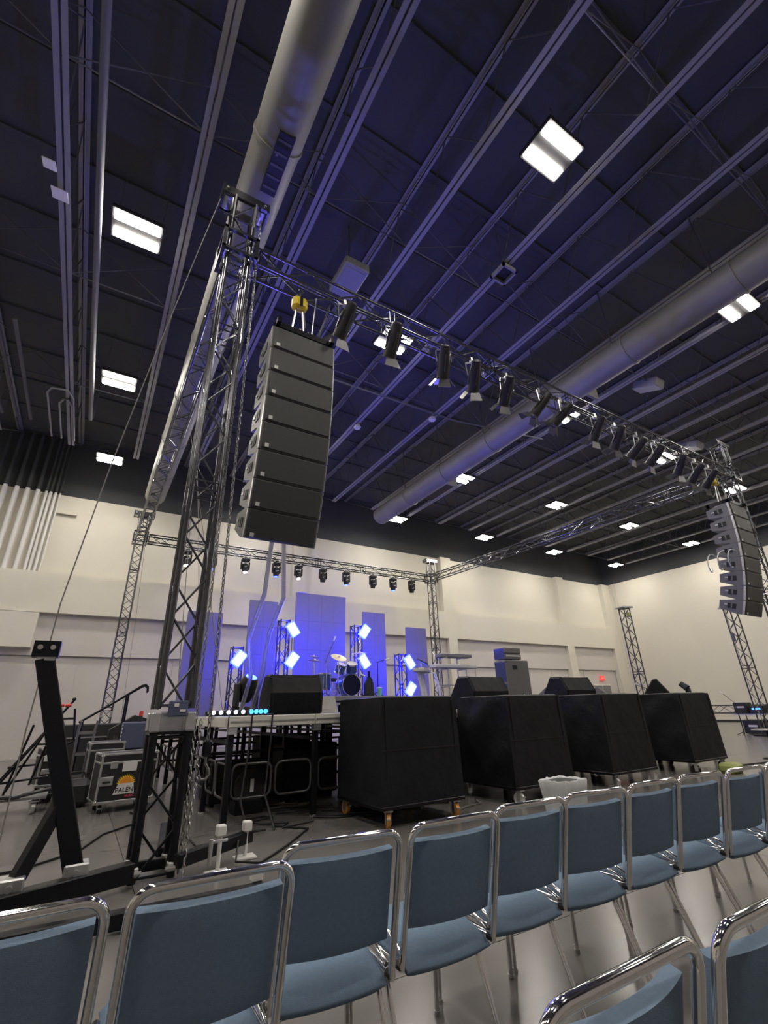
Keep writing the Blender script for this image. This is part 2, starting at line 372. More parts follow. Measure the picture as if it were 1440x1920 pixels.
# ------------------------------------------------------------------ truss
S = 0.305
def truss_parts(t, L, z0=0.0, bay=0.42, cm='truss_black', single=True, joints=(), s=S, cr=0.026, br=0.012, base=None):
    """box truss along the thing's z: four chords, one object per brace (or one lacing mesh per face when small)"""
    B = base if base is not None else Matrix.Identity(4)
    ch = MB().cyl((0, 0, 0), (0, 0, L), cr, n=10).mesh('chord', cm, 40)
    for i in (-1, 1):
        for j in (-1, 1): link('chord', ch, t, M=B @ T(i*s/2, j*s/2, z0))
    n = max(1, round(L/bay)); b = L/n
    dm = [MB().cyl((-s/2, -s/2, 0), (s/2, -s/2, b), br, n=6, caps=False).mesh('brace', cm, 60), MB().cyl((s/2, -s/2, 0), (-s/2, -s/2, b), br, n=6, caps=False).mesh('brace', cm, 60)]
    rm = MB().cyl((-s/2, -s/2, 0), (s/2, -s/2, 0), br, n=6, caps=False).mesh('rung', cm, 60)
    for k in range(4):
        R = RZ(k*PI/2)
        if single:
            for i in range(n): link('brace', dm[(i+k % 2) % 2], t, M=B @ R @ T(0, 0, z0+i*b))
            for zz in [0.03, L-.03]+[q+d for q in joints for d in (-.05, .05)]: link('rung', rm, t, M=B @ R @ T(0, 0, z0+zz))
        else:
            mb = MB()
            for i in range(n):
                a = 1 if (i+k % 2) % 2 else -1
                mb.cyl((a*s/2, -s/2, z0+i*b), (-a*s/2, -s/2, z0+(i+1)*b), br, n=5, caps=False, M=B @ R)
            for zz in [0.03, L-.03]+[q+d for q in joints for d in (-.05, .05)]: mb.cyl((-s/2, -s/2, z0+zz), (s/2, -s/2, z0+zz), br, n=5, M=B @ R)
            mb.build('lacing', cm, t, smooth=60)
    return t

ZT = 7.77     # centre of the horizontal spans
TX0, TX1, TX2, TY0, TY1 = 0.775, 16.1, 15.05, 5.3, 19.5
def span(name, label, p0, p1, cm, single, bay=0.45, joints=None):
    p0 = Vector(p0); p1 = Vector(p1); d = p1-p0; L = d.length
    a = math.atan2(d.y, d.x)
    t = thing(name, label, 'truss', p0, a, 'roof truss spans')
    j = joints if joints else [k*2.44 for k in range(1, int(L/2.44)+1)]
    truss_parts(t, L, 0, bay, cm, single, j, base=RY(PI/2))
    return t
span('truss_span', 'black box truss span across the front carrying the barn-door lamps', (TX0+.28, TY0, ZT), (TX1-.28, TY0, ZT), 'truss_black', True)
span('truss_span', 'black box truss span along the back carrying the moving-head lights', (TX0+.28, TY1, ZT), (TX2-.28, TY1, ZT), 'truss_black', False)
span('truss_span', 'black box truss span from near left tower back to the far left tower', (TX0, TY0+.28, ZT), (TX0, TY1-.28, ZT), 'truss_black', False)
span('truss_span', 'black box truss span from back right tower to the front right tower', (TX2-.05, TY1-.28, ZT), (TX1-.05, TY0+.28, ZT), 'truss_black', False)

def sleeve(t, z, m='truss_black'):
    for i in (-1, 1):
        for j in (-1, 1):
            MB().box((i*.235, j*.235, z), (.05, .05, .46)).build('sleeve_post', m, t)
    for zz in (z-.2, z+.2):
        mb = MB()
        for i in (-1, 1): mb.box((i*.235, 0, zz), (.05, .52, .05)).box((0, i*.235, zz), (.52, .05, .05))
        mb.build('sleeve_frame', m, t)
    for i in (-1, 1):
        MB().cyl((i*.205, -.12, z-.1), (i*.205, .12, z-.1), .035, n=10).build('roller', 'zinc', t, smooth=40)
def head_block(t, z):
    mb = MB()
    for j in (-1, 1): mb.box((0, j*.17, z), (.74, .05, .16))
    mb.box((-.36, 0, z), (.03, .38, .2)).box((.36, 0, z), (.03, .38, .2))
    hb = mb.build('head_block', 'truss_black', t)
    for i in (-1, 1):
        MB().cyl((i*.27, -.12, z+.02), (i*.27, .12, z+.02), .10, n=18).build('sheave', 'zinc', hb, smooth=40)
        for j in (-1, 1): MB().cyl((i*.3, j*.2, z), (i*.3, j*.215, z), .02, n=8).build('bolt', 'alloy', hb)
    for i in (-1, 1): MB().box((i*.16, -.19, z-.32), (.022, .022, .55)).build('stay', 'alloy', t)

# near left tower with hinge, base and outriggers
tw = thing('truss_tower', 'tall black box truss tower standing nearest, left of the stage', 'truss tower', (TX0, TY0, 0), 0, 'support towers')
truss_parts(tw, 7.46, 1.36, 0.43, 'truss_black', True, (2.4, 4.8), cr=.031)
truss_parts(tw, 1.12, 0.02, 0.38, 'black_paint', True, cr=.035)
head_block(tw, 8.88); sleeve(tw, ZT)
hb = MB().rbox((0, -.04, 1.24), (.225, .10, .19), .01).build('hinge_plate', 'alloy', tw)
MB().rbox((.02, -.20, 1.36), (.17, .05, .14), .01).build('control_box', 'blue_grey', hb)
MB().box((.0, -.23, 1.39), (.04, .01, .03)).build('sticker', 'badge', hb)
MB().box((.06, -.23, 1.34), (.05, .01, .02)).build('sticker', 'badge', hb)
for i in (-1, 1):
    for j in (-1, 1):
        MB().rbox((i*S/2, j*S/2, 1.245), (.088, .088, .17), .012).build('hinge_knuckle', 'alloy', tw)
        MB().rbox((i*S/2, j*S/2, .10), (.082, .082, .07), .01).build('foot_clamp', 'zinc', tw)
        MB().cyl((i*S/2-.06, j*S/2-.055, .1), (i*S/2+.06, j*S/2-.055, .1), .014, n=8).build('bolt', 'alloy', tw)
MB().box((0, 0, 1.15), (.38, .34, .025)).build('hinge_shelf', 'black_paint', tw)
def beam(t, name, a, b, w_, m, par=None):
    a = Vector(a); b = Vector(b); d = b-a; L = d.length
    M = Matrix.Translation(a) @ d.to_track_quat('X', 'Z').to_matrix().to_4x4()
    return MB().rbox((L/2, 0, 0), (L, w_, w_*1.15), .008, M).build(name, m, t)
def jack(t, x, y, ztop, plate=True, m='white_plastic'):
    j = MB().cyl((x, y, .02), (x, y, ztop), .019, n=10).build('jack_post', m, t, smooth=40)
    MB().rbox((x, y, .012), (.20, .16, .02), .004).build('foot_plate', m, j)
    MB().rbox((x, y, ztop+.03), (.085, .085, .085), .01).build('jack_cap', m, j)
    return j
o1 = beam(tw, 'outrigger', (-.17, -.20, .12), (-1.55, -.72, .12), .12, 'black_paint')
o2 = beam(tw, 'outrigger', (.17, -.22, .14), (.92, .14, .17), .09, 'black_paint')
o3 = beam(tw, 'outrigger', (-1.9, -1.02, .07), (.66, -1.12, .07), .085, 'black_paint')
o4 = beam(tw, 'outrigger', (.12, .2, .12), (.3, 1.4, .12), .09, 'black_paint')
o5 = beam(tw, 'outrigger', (-.12, .0, .10), (.12, .0, .10), .07, 'black_paint')
jack(o2, .86, .08, .24); jack(o2, .52, -.26, .3); jack(o3, .62, -1.05, .13); jack(o1, -1.45, -.62, .16, m='zinc')
MB().cyl((.42, -.36, .27), (.56, -.36, .27), .012, n=8).build('crank_pin', 'alloy', o2)
MB().cyl((.42, -.36, .1), (.42, -.36, .29), .018, n=8).build('screw', 'zinc', o2)

# the folded brace standing on the outrigger
br = thing('outrigger_brace', 'thick black folded brace beam standing upright left of near tower', 'brace', (.20, 5.02, .16))
TOP = Vector((-.54, -.02, 1.62))
beam(br, 'main_beam', (0, 0, 0), TOP, .12, 'black_paint')
beam(br, 'strut', (-.19, 0, .55), (-.40, -.14, 0), .085, 'black_paint')
hp = MB().box((TOP.x+.0, -.02, TOP.z+.07), (.19, .14, .13), None).build('end_plate', 'black_paint', br)
for i in (-1, 1): MB().cyl((TOP.x+i*.045, -.11, TOP.z+.08), (TOP.x+i*.045, -.08, TOP.z+.08), .02, n=10).build('bolt', 'alloy', hp)
MB().box((TOP.x+.01, -.02, TOP.z-.01), (.13, .12, .03)).build('end_band', 'zinc', br)
for (x, y) in ((0, 0), (-.40, -.14)):
    k = MB().rbox((x, y, .03), (.17, .16, .15), .01).build('clamp', 'zinc', br)
    MB().cyl((x, y-.1, .05), (x, y-.08, .05), .022, n=10).build('bolt', 'alloy', k)

def tower_far(label, x, y, h, single=False, sl=True, cm='truss_black'):
    t = thing('truss_tower', label, 'truss tower', (x, y, 0), 0, 'support towers')
    truss_parts(t, h, 0.06, 0.30, cm, single, (1.5, 4.0, 6.4))
    MB().box((0, 0, .03), (.7, .7, .06)).build('base_plate', 'black_paint', t)
    for a in range(4):
        beam(t, 'outrigger', (0, 0, .13), (1.2*math.cos(a*PI/2+PI/4), 1.2*math.sin(a*PI/2+PI/4), .13), .1, 'black_paint')
    for i in (-1, 1):
        for j in (-1, 1): MB().rbox((i*S/2, j*S/2, 1.4), (.08, .08, .2), .01).build('hinge_knuckle', 'alloy', t)
    if sl: sleeve(t, ZT); head_block(t, h+.1)
    return t
tower_far('slim black truss tower at the back left, behind the flight cases', TX0, TY1, 8.65)
tower_far('black truss tower at the back right corner behind the keyboards', TX2, TY1, 8.65)
tower_far('black truss tower behind the right hanging line array', TX1, TY0, 8.75)
def tower_spare(label, x, y, h):
    t = thing('truss_tower', label, 'truss tower', (x, y, 0), math.atan2(y, x)-PI/4, 'spare towers')
    truss_parts(t, h, 0.05, 0.30, 'truss_grey', False, (2.4,))
    MB().box((0, 0, .025), (.7, .7, .05)).build('base_plate', 'black_paint', t)
    MB().rbox((0, 0, h+.08), (.62, .5, .07), .01).build('top_plate', 'alloy', t)
    return t
ta = tower_spare('free-standing grey truss tower with silver top plate by right wall', 20.4, 12.25, 5.2)
MB().rbox((.1, -.1, 4.95), (.14, .14, .2), .03).build('yellow_tag', 'yellow_green', ta)
tower_spare('free-standing grey truss tower beneath the right hanging line array', 22.1, 8.78, 4.7)

# the truss lying level near the right wall on two stands
t = thing('floor_truss', 'grey box truss lying level on stands beside the right wall', 'truss', (24.4, 14.6, .90), -PI/2)
truss_parts(t, 6.5, 0, .45, 'truss_grey', False, (2.4, 4.8), base=RY(PI/2))
for x in (1.0, 5.2):
    for y_ in (-.13, .13): MB().box((x, y_, -.54), (.06, .06, .76)).build('stand_leg', 'black_paint', t)

# ------------------------------------------------------------------ chains, ropes, straps
def chain(name, label, pts, pitch=0.052, r=0.006, w_=.021):
    mb = MB(); P = [Vector(p) for p in pts]
    for a, b in zip(P[:-1], P[1:]):
        d = b-a; n = max(1, int(d.length/pitch)); q = d.to_track_quat('Z', 'Y').to_matrix().to_4x4()
        for i in range(n):
            c = a+d*((i+.5)/n)
            M = Matrix.Translation(c) @ q @ RZ(PI/2*(i % 2)+.4)
            h = pitch*.68
            mb.tube([(w_*.62*math.cos(t_)*1.0, 0, h*math.sin(t_)) for t_ in [2*PI*k/8 for k in range(8)]], r, 4, True, M)
    return tag(mb.build(name, 'chain_steel', smooth=60), label, 'chain')
chain('hoist_chain', 'long steel hoist chain hanging right of near truss tower', [(1.06, 5.28, 8.75), (1.13, 5.42, 4.0), (1.19, 5.5, 1.05)], 0.060, .0075, .026)
chain('hoist_chain', 'second thinner steel chain strand nearest the tower', [(.98, 5.22, 8.7), (1.0, 5.3, 5.0), (1.02, 5.36, 1.2), (1.0, 5.2, .75), (.98, 5.12, .05)], 0.05, .006)
chain('hoist_chain', 'slack chain loop hanging low in front of the stage legs', [(1.06, 5.3, 1.25), (1.06, 5.22, .7), (1.02, 5.12, .3), (1.0, 5.0, .02)], 0.05, .006)
t = thing('chain_hook', 'dark steel hoist hook hanging at the end of chain', 'hook', (1.19, 5.5, .70))
MB().rbox((0, 0, .28), (.09, .07, .16), .02).build('hook_block', 'black_paint', t)
MB().tube([(0, 0, .2), (0, 0, .14), (.035, 0, .09), (.05, 0, .04), (.02, 0, -.0), (-.03, 0, .0), (-.05, 0, .04)], .013, 8).build('hook', 'chain_steel', t, smooth=60)
def rope(label, pts, r=.006, m='rope_grey', name='rope', cat='rope'):
    return tag(MB().tube(pts, r, 6).build(name, m, smooth=60), label, cat)
rope('long grey guy rope slanting down left from near tower top', [(.42, 5.25, 8.85), (.22, 5.35, 7.4), (-.02, 5.5, 5.6), (-.22, 5.65, 4.0), (-.38, 5.8, 2.4), (-.41, 5.95, 1.2), (-.40, 6.1, .01)], .007)
for k, (x0, y0, x1, y1, z1, lb) in enumerate((
    (.93, 9.0, 1.32, 8.6, 1.3, 'thin steel wire hanging left of chain, lowered to the stage edge'),
    (.93, 9.2, 1.72, 8.8, 1.27, 'thin steel wire hanging between hoist chain and near line array'),
    (.93, 10.0, 2.3, 9.6, 1.27, 'thin dark wire hanging in front of left stage screens'),
    (.93, 18.8, 1.25, 19.0, .02, 'slack rope falling beside the far left tower'))):
    rope(lb, [(x0, y0, 7.62), ((x0+x1)/2+.02, (y0+y1)/2, 4.5), (x1, y1, z1)], .007)
for k, (pts, lb) in enumerate((
    ([(1.95, 6.25, 3.7), (2.0, 6.6, 2.9), (1.93, 7.0, 2.3), (2.1, 7.3, 1.8), (2.06, 7.6, 1.27)], 'left pale plastic-wrapped cable loom hanging to the stage'),
    ([(2.12, 6.25, 3.75), (2.33, 6.7, 2.9), (2.24, 7.0, 2.4), (2.27, 7.3, 1.8), (2.22, 7.6, 1.27)], 'right pale plastic-wrapped cable loom hanging to the stage'))):
    rope(lb, pts, .032, 'loom_film', 'cable_loom', 'cable')
t = thing('ratchet_strap', 'thin strap with blue ratchet beside the right spare tower', 'strap', (21.2, 8.6, 0))
MB().tube([(0, 0, 4.6), (.25, .1, 3.6), (.55, .2, 1.9), (.75, .2, .02)], .012, 6).build('strap', 'rope_grey', t)
MB().rbox((.27, .1, 3.55), (.1, .1, .32), .02).build('ratchet', 'blue_grey', t)

# ------------------------------------------------------------------ line arrays
CW, CHT, CD = 0.94, 0.388, 0.62
def cabinet_parts(t):
    hf, hr = CHT/2-.006, CHT/2-.085
    prof = [(0.02, -hf), (0.02, hf), (.24, hf), (CD, hr), (CD, -hr), (.24, -hf)]
    MB().prism(prof, 'x', -CW/2, CW/2).build('body', 'cab_paint', t)
    MB().rbox((0, .012, 0), (CW-.03, .03, CHT-.03), .012).build('grille', 'grille', t)
    for s_ in (-1, 1):
        MB().box((s_*(CW/2+.004), .05, 0), (.012, .05, CHT-.02)).build('rigging_rail', 'zinc', t)
        h = MB().rbox((s_*(CW/2+.002), .33, 0), (.012, .20, .13), .004).build('handle_recess', 'handle_black', t)
        MB().rbox((s_*(CW/2+.006), .33, 0), (.016, .035, .12), .004).build('handle_bar', 'cab_paint', h)
        MB().box((s_*(CW/2+.008), .46, .02), (.02, .07, .03)).build('splay_link', 'zinc', t)
    MB().box((-CW/2+.085, -.006, -CHT/2+.06), (.05, .008, .05)).build('badge', 'badge', t)
    return t
def line_array(x, y, ztop, yaw, side, tilts):
    pos = Vector((0, 0, ztop-.1)); proto = None
    R0 = RZ(yaw)
    for i, a in enumerate(tilts):
        a = math.radians(a)
        # front edge of the stack: the cabinet's front face runs down and back as it tilts
        down = Vector((0, math.sin(a), -math.cos(a)))
        c = pos+down*(CHT/2)
        if proto is None:
            proto = cabinet_parts(bpy.data.objects.new('line_array_cabinet', None)) if False else None
        t = bpy.data.objects.new('line_array_cabinet', None); COL.objects.link(t)
        if not CABP: CABP.append(t); cabinet_parts(t)
        else:
            for ch in list(CABP[0].children):
                q = ch.copy(); COL.objects.link(q); q.parent = t
                for g in list(ch.children):
                    q2 = g.copy(); COL.objects.link(q2); q2.parent = q
        t.matrix_world = T(x, y, 0) @ R0 @ T(*c) @ RX(a)
        nm = 'topmost' if i == 0 else 'lowest' if i == len(tilts)-1 else ORD[i]+' from top'
        tag(t, 'dark grey speaker cabinet, %s in the %s hanging line array' % (nm, side), 'speaker', side+' line array')
        pos = pos+down*CHT
    # flying frame
    t = thing('fly_bar', 'black flying frame on top of the %s line array' % side, 'rigging frame', (x, y, ztop), yaw)
    mb = MB()
    for s_ in (-1, 1): mb.box((s_*(CW/2-.06), .32, -.04), (.06, .8, .09))
    mb.box((0, .05, -.04), (CW-.06, .07, .09)).box((0, .55, -.04), (CW-.06, .07, .09)); mb.build('frame', 'black_paint', t)
    for s_ in (-1, 1): MB().box((s_*.06, .3, .0), (.02, .5, .12)).build('pick_plate', 'alloy', t)
    return t
CABP = []
line_array(1.80, 4.92, 6.42, 0.0, 'left', (0, 2, 4, 7, 10, 13, 17, 21))
line_array(14.72, 4.85, 6.42, 0.0, 'right', (0, 2, 4, 7, 10, 13, 17, 21))
def hoist(label, x, y, z, zb, fr):
    t = thing('chain_hoist', label, 'hoist', (x, y, z))
    MB().rbox((0, 0, .0), (.24, .17, .25), .05).build('motor_body', 'yellow', t)
    MB().rbox((0, -.09, .0), (.05, .02, .22), .005).build('cover_strip', 'black_paint', t)
    MB().tube([(0, 0, .12), (0, 0, .25), (.05, 0, .3), (0, 0, .36), (-.04, 0, .3)], .016, 8).build('top_hook', 'black_paint', t, smooth=60)
    for s_ in (-1, 1):
        MB().cyl((s_*.05, 0, -.12), (s_*.12, .02, zb-z), .014, n=8).build('lifting_leg', 'alloy', t, smooth=40)
    MB().tube([(.08, .02, -.12), (.14, .1, -.3), (.10, .18, -.42), (.0, .16, -.38)], .02, 8).build('chain_bag', 'rope_grey', t, smooth=60)
hoist('yellow electric chain hoist above the left line array', 1.78, 5.2, 7.20, 6.42, 0)
hoist('yellow electric chain hoist above the right line array', 14.72, 5.2, 7.20, 6.42, 0)
rope('slack black cable hanging from front truss to the left line array', [(2.35, 5.3, 7.6), (2.2, 5.4, 6.9), (2.3, 5.35, 6.45)], .012, 'cable_black', 'cable', 'cable')
rope('thin steel safety wire from front truss to left flying frame', [(2.1, 5.3, 7.6), (2.0, 5.25, 6.42)], .008, 'alloy', 'safety_wire', 'wire')
t = tag(MB().tube([(14.12+.22*math.cos(a*.5)*(1+.04*math.sin(a)), 5.05+.02*a, 4.75+.24*math.sin(a*.5)) for a in range(0, 38)], .014, 6).build('cable_coil', 'bag_film', smooth=60), 'coiled pale cable hung on the side of right line array', 'cable')

# ------------------------------------------------------------------ lamps on the front truss
def par_can(t):
    MB().tube([(-.13, 0, 0), (-.14, 0, -.12), (-.14, 0, -.30)], .011, 6).build('yoke_arm', 'alloy', t, smooth=50)
    MB().tube([(.13, 0, 0), (.14, 0, -.12), (.14, 0, -.30)], .011, 6).build('yoke_arm', 'alloy', t, smooth=50)
    MB().cyl((-.14, 0, 0), (.14, 0, 0), .011, n=6).build('yoke_bar', 'alloy', t)
    MB().rbox((0, 0, .06), (.06, .09, .13), .015).build('clamp', 'zinc', t)
    M = T(0, 0, -.30) @ RX(math.radians(50))
    b = MB().lathe([(.04, .30), (.085, .27), (.10, .12), (.105, -.05), (.115, -.20), (.12, -.30), (.105, -.30)], 18, M).build('lamp_body', 'box_black', t, smooth=35)
    for k in range(4):
        a = k*PI/2
        MB().box((.118*math.cos(a), .118*math.sin(a), -.02), (.02, .02, .3), M).build('fin', 'truss_grey', b)
    MB().lathe([(.1, -.296), (.1, -.304), (.01, -.306)], 18, M).build('lens', 'glass_lens', b, smooth=30)
    MB().lathe([(.124, -.30), (.135, -.30), (.135, -.315), (.124, -.315)], 18, M, True).build('gel_frame', 'truss_grey', t)
    for k in range(4):
        ww = .20 if k % 2 == 0 else .15
        Mk = M @ RZ(k*PI/2) @ T(0, -.125, -.315) @ RX(math.radians(-42))
        MB().prism([(-.09, 0), (.09, 0), (ww*.62, -.17), (-ww*.62, -.17)], 'y', -.003, .003, Mk).build('barn_door', 'truss_grey', t)
    return t
pars = [2.55, 3.5, 4.62, 5.35, 6.28, 7.25, 7.95, 9.2, 9.95, 10.85, 11.65, 12.75, 13.7, 14.45]
p0 = None
for i, x in enumerate(pars):
    t = bpy.data.objects.new('barn_door_lamp', None); COL.objects.link(t)
    if p0 is None: p0 = par_can(t)
    else:
        for ch in list(p0.children):
            q = ch.copy(); COL.objects.link(q); q.parent = t
            for g in list(ch.children):
                q2 = g.copy(); COL.objects.link(q2); q2.parent = q
    t.location = (x, TY0-S/2, ZT-S/2-.085); t.rotation_euler = (random.uniform(-.12, .12), random.uniform(-.1, .1), random.uniform(-.5, .5))
    tag(t, 'black barn-door lamp, %s from the left on front truss' % ORD[i], 'stage light', 'lamps on the front truss')
for k in range(5):
    x = 3.0+k*2.6
    rope('sagging black lamp cable under front truss, %s from the left' % ORD[k], [(x, TY0-.1, ZT-.2), (x+.5, TY0-.12, ZT-.36), (x+1.1, TY0-.1, ZT-.32), (x+1.7, TY0-.1, ZT-.2)], .012, 'cable_black', 'cable', 'cable')

# ------------------------------------------------------------------ moving heads on the back truss
def moving_head(t, lens, up=False, tilt=0.25):
    MB().rbox((0, 0, -.06), (.34, .26, .12), .02).build('base_box', 'box_black', t)
    MB().cyl((0, 0, -.12), (0, 0, -.15), .10, n=14).build('turntable', 'box_black', t)
    for s_ in (-1, 1): MB().rbox((s_*.165, 0, -.31), (.055, .15, .34), .02).build('yoke_arm', 'box_black', t)
    M = T(0, 0, -.40) @ RX(tilt)
    h = MB().lathe([(.06, .20), (.11, .17), (.135, .05), (.135, -.08), (.11, -.22), (.095, -.23)], 18, M).build('head', 'box_black', t, smooth=35)
    MB().lathe([(.092, -.228), (.09, -.236), (.01, -.24)], 18, M).build('lens', lens, h, smooth=30)
    MB().tube([(.06, -.13, .02), (.0, -.15, .0), (-.06, -.13, -.02)], .012, 6, M=M).build('handle', 'badge', h)
    for s_ in (-1, 1): MB().rbox((s_*.1, 0, .04), (.05, .08, .1), .01).build('clamp', 'zinc', t)
    return t
heads = [(2.58, 1), (3.58, 2), (4.97, 1), (6.36, 2), (7.41, 1), (8.64, 0), (9.87, 2), (11.37, 0), (12.57, 2), (13.73, 0)]
PRO = {}
for i, (x, k) in enumerate(heads):
    t = bpy.data.objects.new('moving_head_light', None); COL.objects.link(t)
    if k not in PRO: PRO[k] = moving_head(t, ('glass_lens', 'white_lens', 'blue_lens')[k], False, (.1, -.3, .0)[k])
    else:
        for ch in list(PRO[k].children):
            q = ch.copy(); COL.objects.link(q); q.parent = t
            for g in list(ch.children):
                q2 = g.copy(); COL.objects.link(q2); q2.parent = q
    t.location = (x, TY1, ZT-S/2-.12)
    tag(t, 'black moving-head light%s, %s from the left on back truss' % (('', ' showing a white lens', ' glowing blue')[k], ORD[i]), 'stage light', 'moving heads on the back truss')

# ------------------------------------------------------------------ stage
SX0, SY0, SZ, DK = 1.70, 6.76, 1.265, 1.22
NXD, NYD = 10, 8
st = thing('stage', 'large black-topped stage platform with pale edge on black legs', 'stage', (0, 0, 0))
dk = MB().box((0, 0, -.05), (DK-.006, DK-.006, .10)).mesh('deck_panel', 'deck_top')
for i in range(NXD):
    for j in range(NYD): link('deck_panel', dk, st, (SX0+(i+.5)*DK, SY0+(j+.5)*DK, SZ))
for i in range(NXD):
    e = MB().rbox((SX0+(i+.5)*DK, SY0-.022, SZ-.065), (DK-.008, .04, .135), .008).build('edge_trim', 'deck_edge', st)
    MB().box((SX0+(i+.5)*DK, SY0-.045, SZ-.065), (DK-.03, .012, .02)).build('trim_groove', 'zinc', e)
for j in range(NYD):
    MB().rbox((SX0-.022, SY0+(j+.5)*DK, SZ-.065), (.04, DK-.008, .135), .008).build('edge_trim', 'deck_edge', st)
legm = MB().rbox((0, 0, (SZ-.1)/2), (.075, .075, SZ-.1), .006).mesh('leg', 'black_paint')
ftm = MB().lathe([(.05, 0), (.05, .012), (.02, .03), (.02, .06)], 12).mesh('foot', 'zinc')
hdm = MB().box((0, 0, 0), (.11, .10, .09)).mesh('leg_bracket', 'alloy')
for i in range(NXD+1):
    for j in range(NYD+1):
        x, y = SX0+i*DK*.985+.06, SY0+j*DK*.99+.05
        l = link('leg', legm, st, (x, y, 0)); link('foot', ftm, l)
        if j == 0: link('leg_bracket', hdm, l, (0, -.03, SZ-.17))
# rounded tube frames between the front legs and down the left side
def rframe(x0, x1, z0, z1, r=.09):
    pts = []
    for cx, cz, a0 in ((x1-r, z1-r, 0), (x0+r, z1-r, PI/2), (x0+r, z0+r, PI), (x1-r, z0+r, 1.5*PI)):
        for k in range(5): pts.append((cx+r*math.cos(a0+k*PI/8), 0, cz+r*math.sin(a0+k*PI/8)))
    return MB().tube(pts, .016, 8, True)
for i in range(NXD):
    xa = SX0+i*DK*.985+.06
    for a, b in ((.06, .58), (.64, 1.15)):
        rframe(a, b, .30, .69).build('tube_frame', 'truss_grey', st, smooth=50, loc=(xa, SY0+.05, 0))
for j in range(NYD):
    ya = SY0+j*DK*.99+.05
    for a, b in ((.06, .58), (.64, 1.15)):
        rframe(a, b, .30, .69).build('tube_frame', 'truss_grey', st, smooth=50, loc=(SX0+.06, ya, 0), rot=(0, 0, PI/2))
for i in range(NXD+1):
    x = SX0+i*DK*.985+.06
    MB().box((x, SY0+NYD*DK/2, .95), (.05, NYD*DK-.2, .05)).build('under_beam', 'black_paint', st)
for j in (1, 3, 5):
    for k in range(2): MB().box((SX0+NXD*DK/2, SY0+j*DK*.99+.05, .35+.4*k), (NXD*DK-.2, .045, .045)).build('under_beam', 'black_paint', st)
# storage below the stage
for k, (x, y, sx_, sy_, sz_, lb) in enumerate((
    (2.36, 8.62, .95, .6, .55, 'black storage trunk under the left end of stage'),
    (3.56, 8.62, .95, .7, .75, 'black storage trunk under the stage behind the first covered speaker'),
    (4.77, 8.60, .80, .7, .80, 'tall black trunk under the stage between first two covered speakers'),
    (3.56, 9.85, 1.0, .6, .85, 'black trunk deep under the stage behind another trunk'))):
    t = thing('storage_trunk', lb, 'trunk', (x, y, 0))
    MB().rbox((0, 0, sz_/2+.04), (sx_, sy_, sz_), .02).build('body', 'box_black', t)
    MB().box((0, -sy_/2, sz_*.72), (sx_+.01, .02, .03)).build('lid_seam', 'truss_grey', t)
    for s_ in (-1, 1): MB().box((s_*sx_*.4, 0, .02), (.06, sy_*.8, .04)).build('runner', 'rubber', t)
t = thing('cable_drum', 'round black cable drum standing under the front of stage', 'cable drum', (2.28, 7.5, .33))
MB().cyl((0, 0, 0), (0, .25, 0), .14, n=20).build('spool', 'cable_black', t, smooth=40)
for y_ in (-.01, .26): MB().cyl((0, y_, 0), (0, y_+.02, 0), .23, n=24).build('flange', 'rubber', t, smooth=40)
MB().box((.02, -.02, .02), (.05, .01, .16)).build('label_sticker', 'badge', t)
MB().box((0, .13, -.25), (.4, .3, .16)).build('cradle', 'black_paint', t)
for k in range(9):
    random.seed(20+k); x = 1.75+random.random()*2.2; y = 6.3+random.random()*1.0
    pts = [(x, y, .012)]
    for q in range(9): x += random.uniform(-.35, .45); y += random.uniform(-.25, .22); pts.append((max(1.3, min(4.9, x)), max(6.0, y), .012+.01*(k % 3)))
    rope('tangled black cable on the floor under stage front, %s of the pile' % ORD[k], pts, .011, 'cable_black', 'cable', 'cable')
rope('black cable looping on floor before the stage by tower outrigger', [(1.55, 5.35, .2), (1.5, 5.2, .03), (1.7, 5.1, .012), (2.1, 5.5, .012), (2.6, 6.1, .012), (2.3, 6.5, .012)], .011, 'cable_black', 'cable', 'cable')
rope('black cable curling across floor from flight case to far left', [(.9, 8.7, .012), (1.0, 8.2, .012), (.85, 7.8, .012), (.5, 7.4, .012), (.25, 6.7, .012), (-.2, 6.3, .012), (-.9, 6.1, .012)], .012, 'cable_black', 'cable', 'cable')
rope('black cable draped over stage edge left of covered monitor', [(2.05, 7.0, SZ+.01), (2.0, 6.72, SZ+.02), (1.98, 6.69, .9), (1.9, 6.6, .3), (1.95, 6.4, .012)], .013, 'cable_black', 'cable', 'cable')
rope('black cable draped over stage edge under covered monitor', [(2.3, 7.0, SZ+.01), (2.28, 6.72, SZ+.02), (2.26, 6.68, .9), (2.2, 6.6, .35), (2.25, 6.3, .012)], .013, 'cable_black', 'cable', 'cable')

# ------------------------------------------------------------------ LED walls
def led_wall(label, x0, x1, ztop, y=16.15):
    t = thing('led_screen', label, 'screen', ((x0+x1)/2, y, SZ), 0, 'grey screens on the stage')
    W, Hh = x1-x0, ztop-SZ; nc = max(1, round(W/.5)); nr = max(1, round(Hh/1.0)); pw, ph = W/nc, Hh/nr
    pm = MB().rbox((0, 0, 0), (pw-.002, .07, ph-.003), .002).mesh('screen_panel', 'screen_face')
    for i in range(nc):
        for j in range(nr): link('screen_panel', pm, t, (-W/2+(i+.5)*pw, 0, (j+.5)*ph))
    for s_ in (-1, 1): MB().box((s_*(W/2-.1), .12, Hh*.48), (.05, .05, Hh*.96)).build('back_post', 'black_paint', t)
    MB().box((0, .15, .04), (W*.9, .3, .08)).build('foot', 'black_paint', t)
    return t
led_wall('leftmost tall grey screen behind near truss tower', 2.42, 3.53, 4.43)
led_wall('second grey screen from the left on stage', 4.40, 5.42, 4.97)
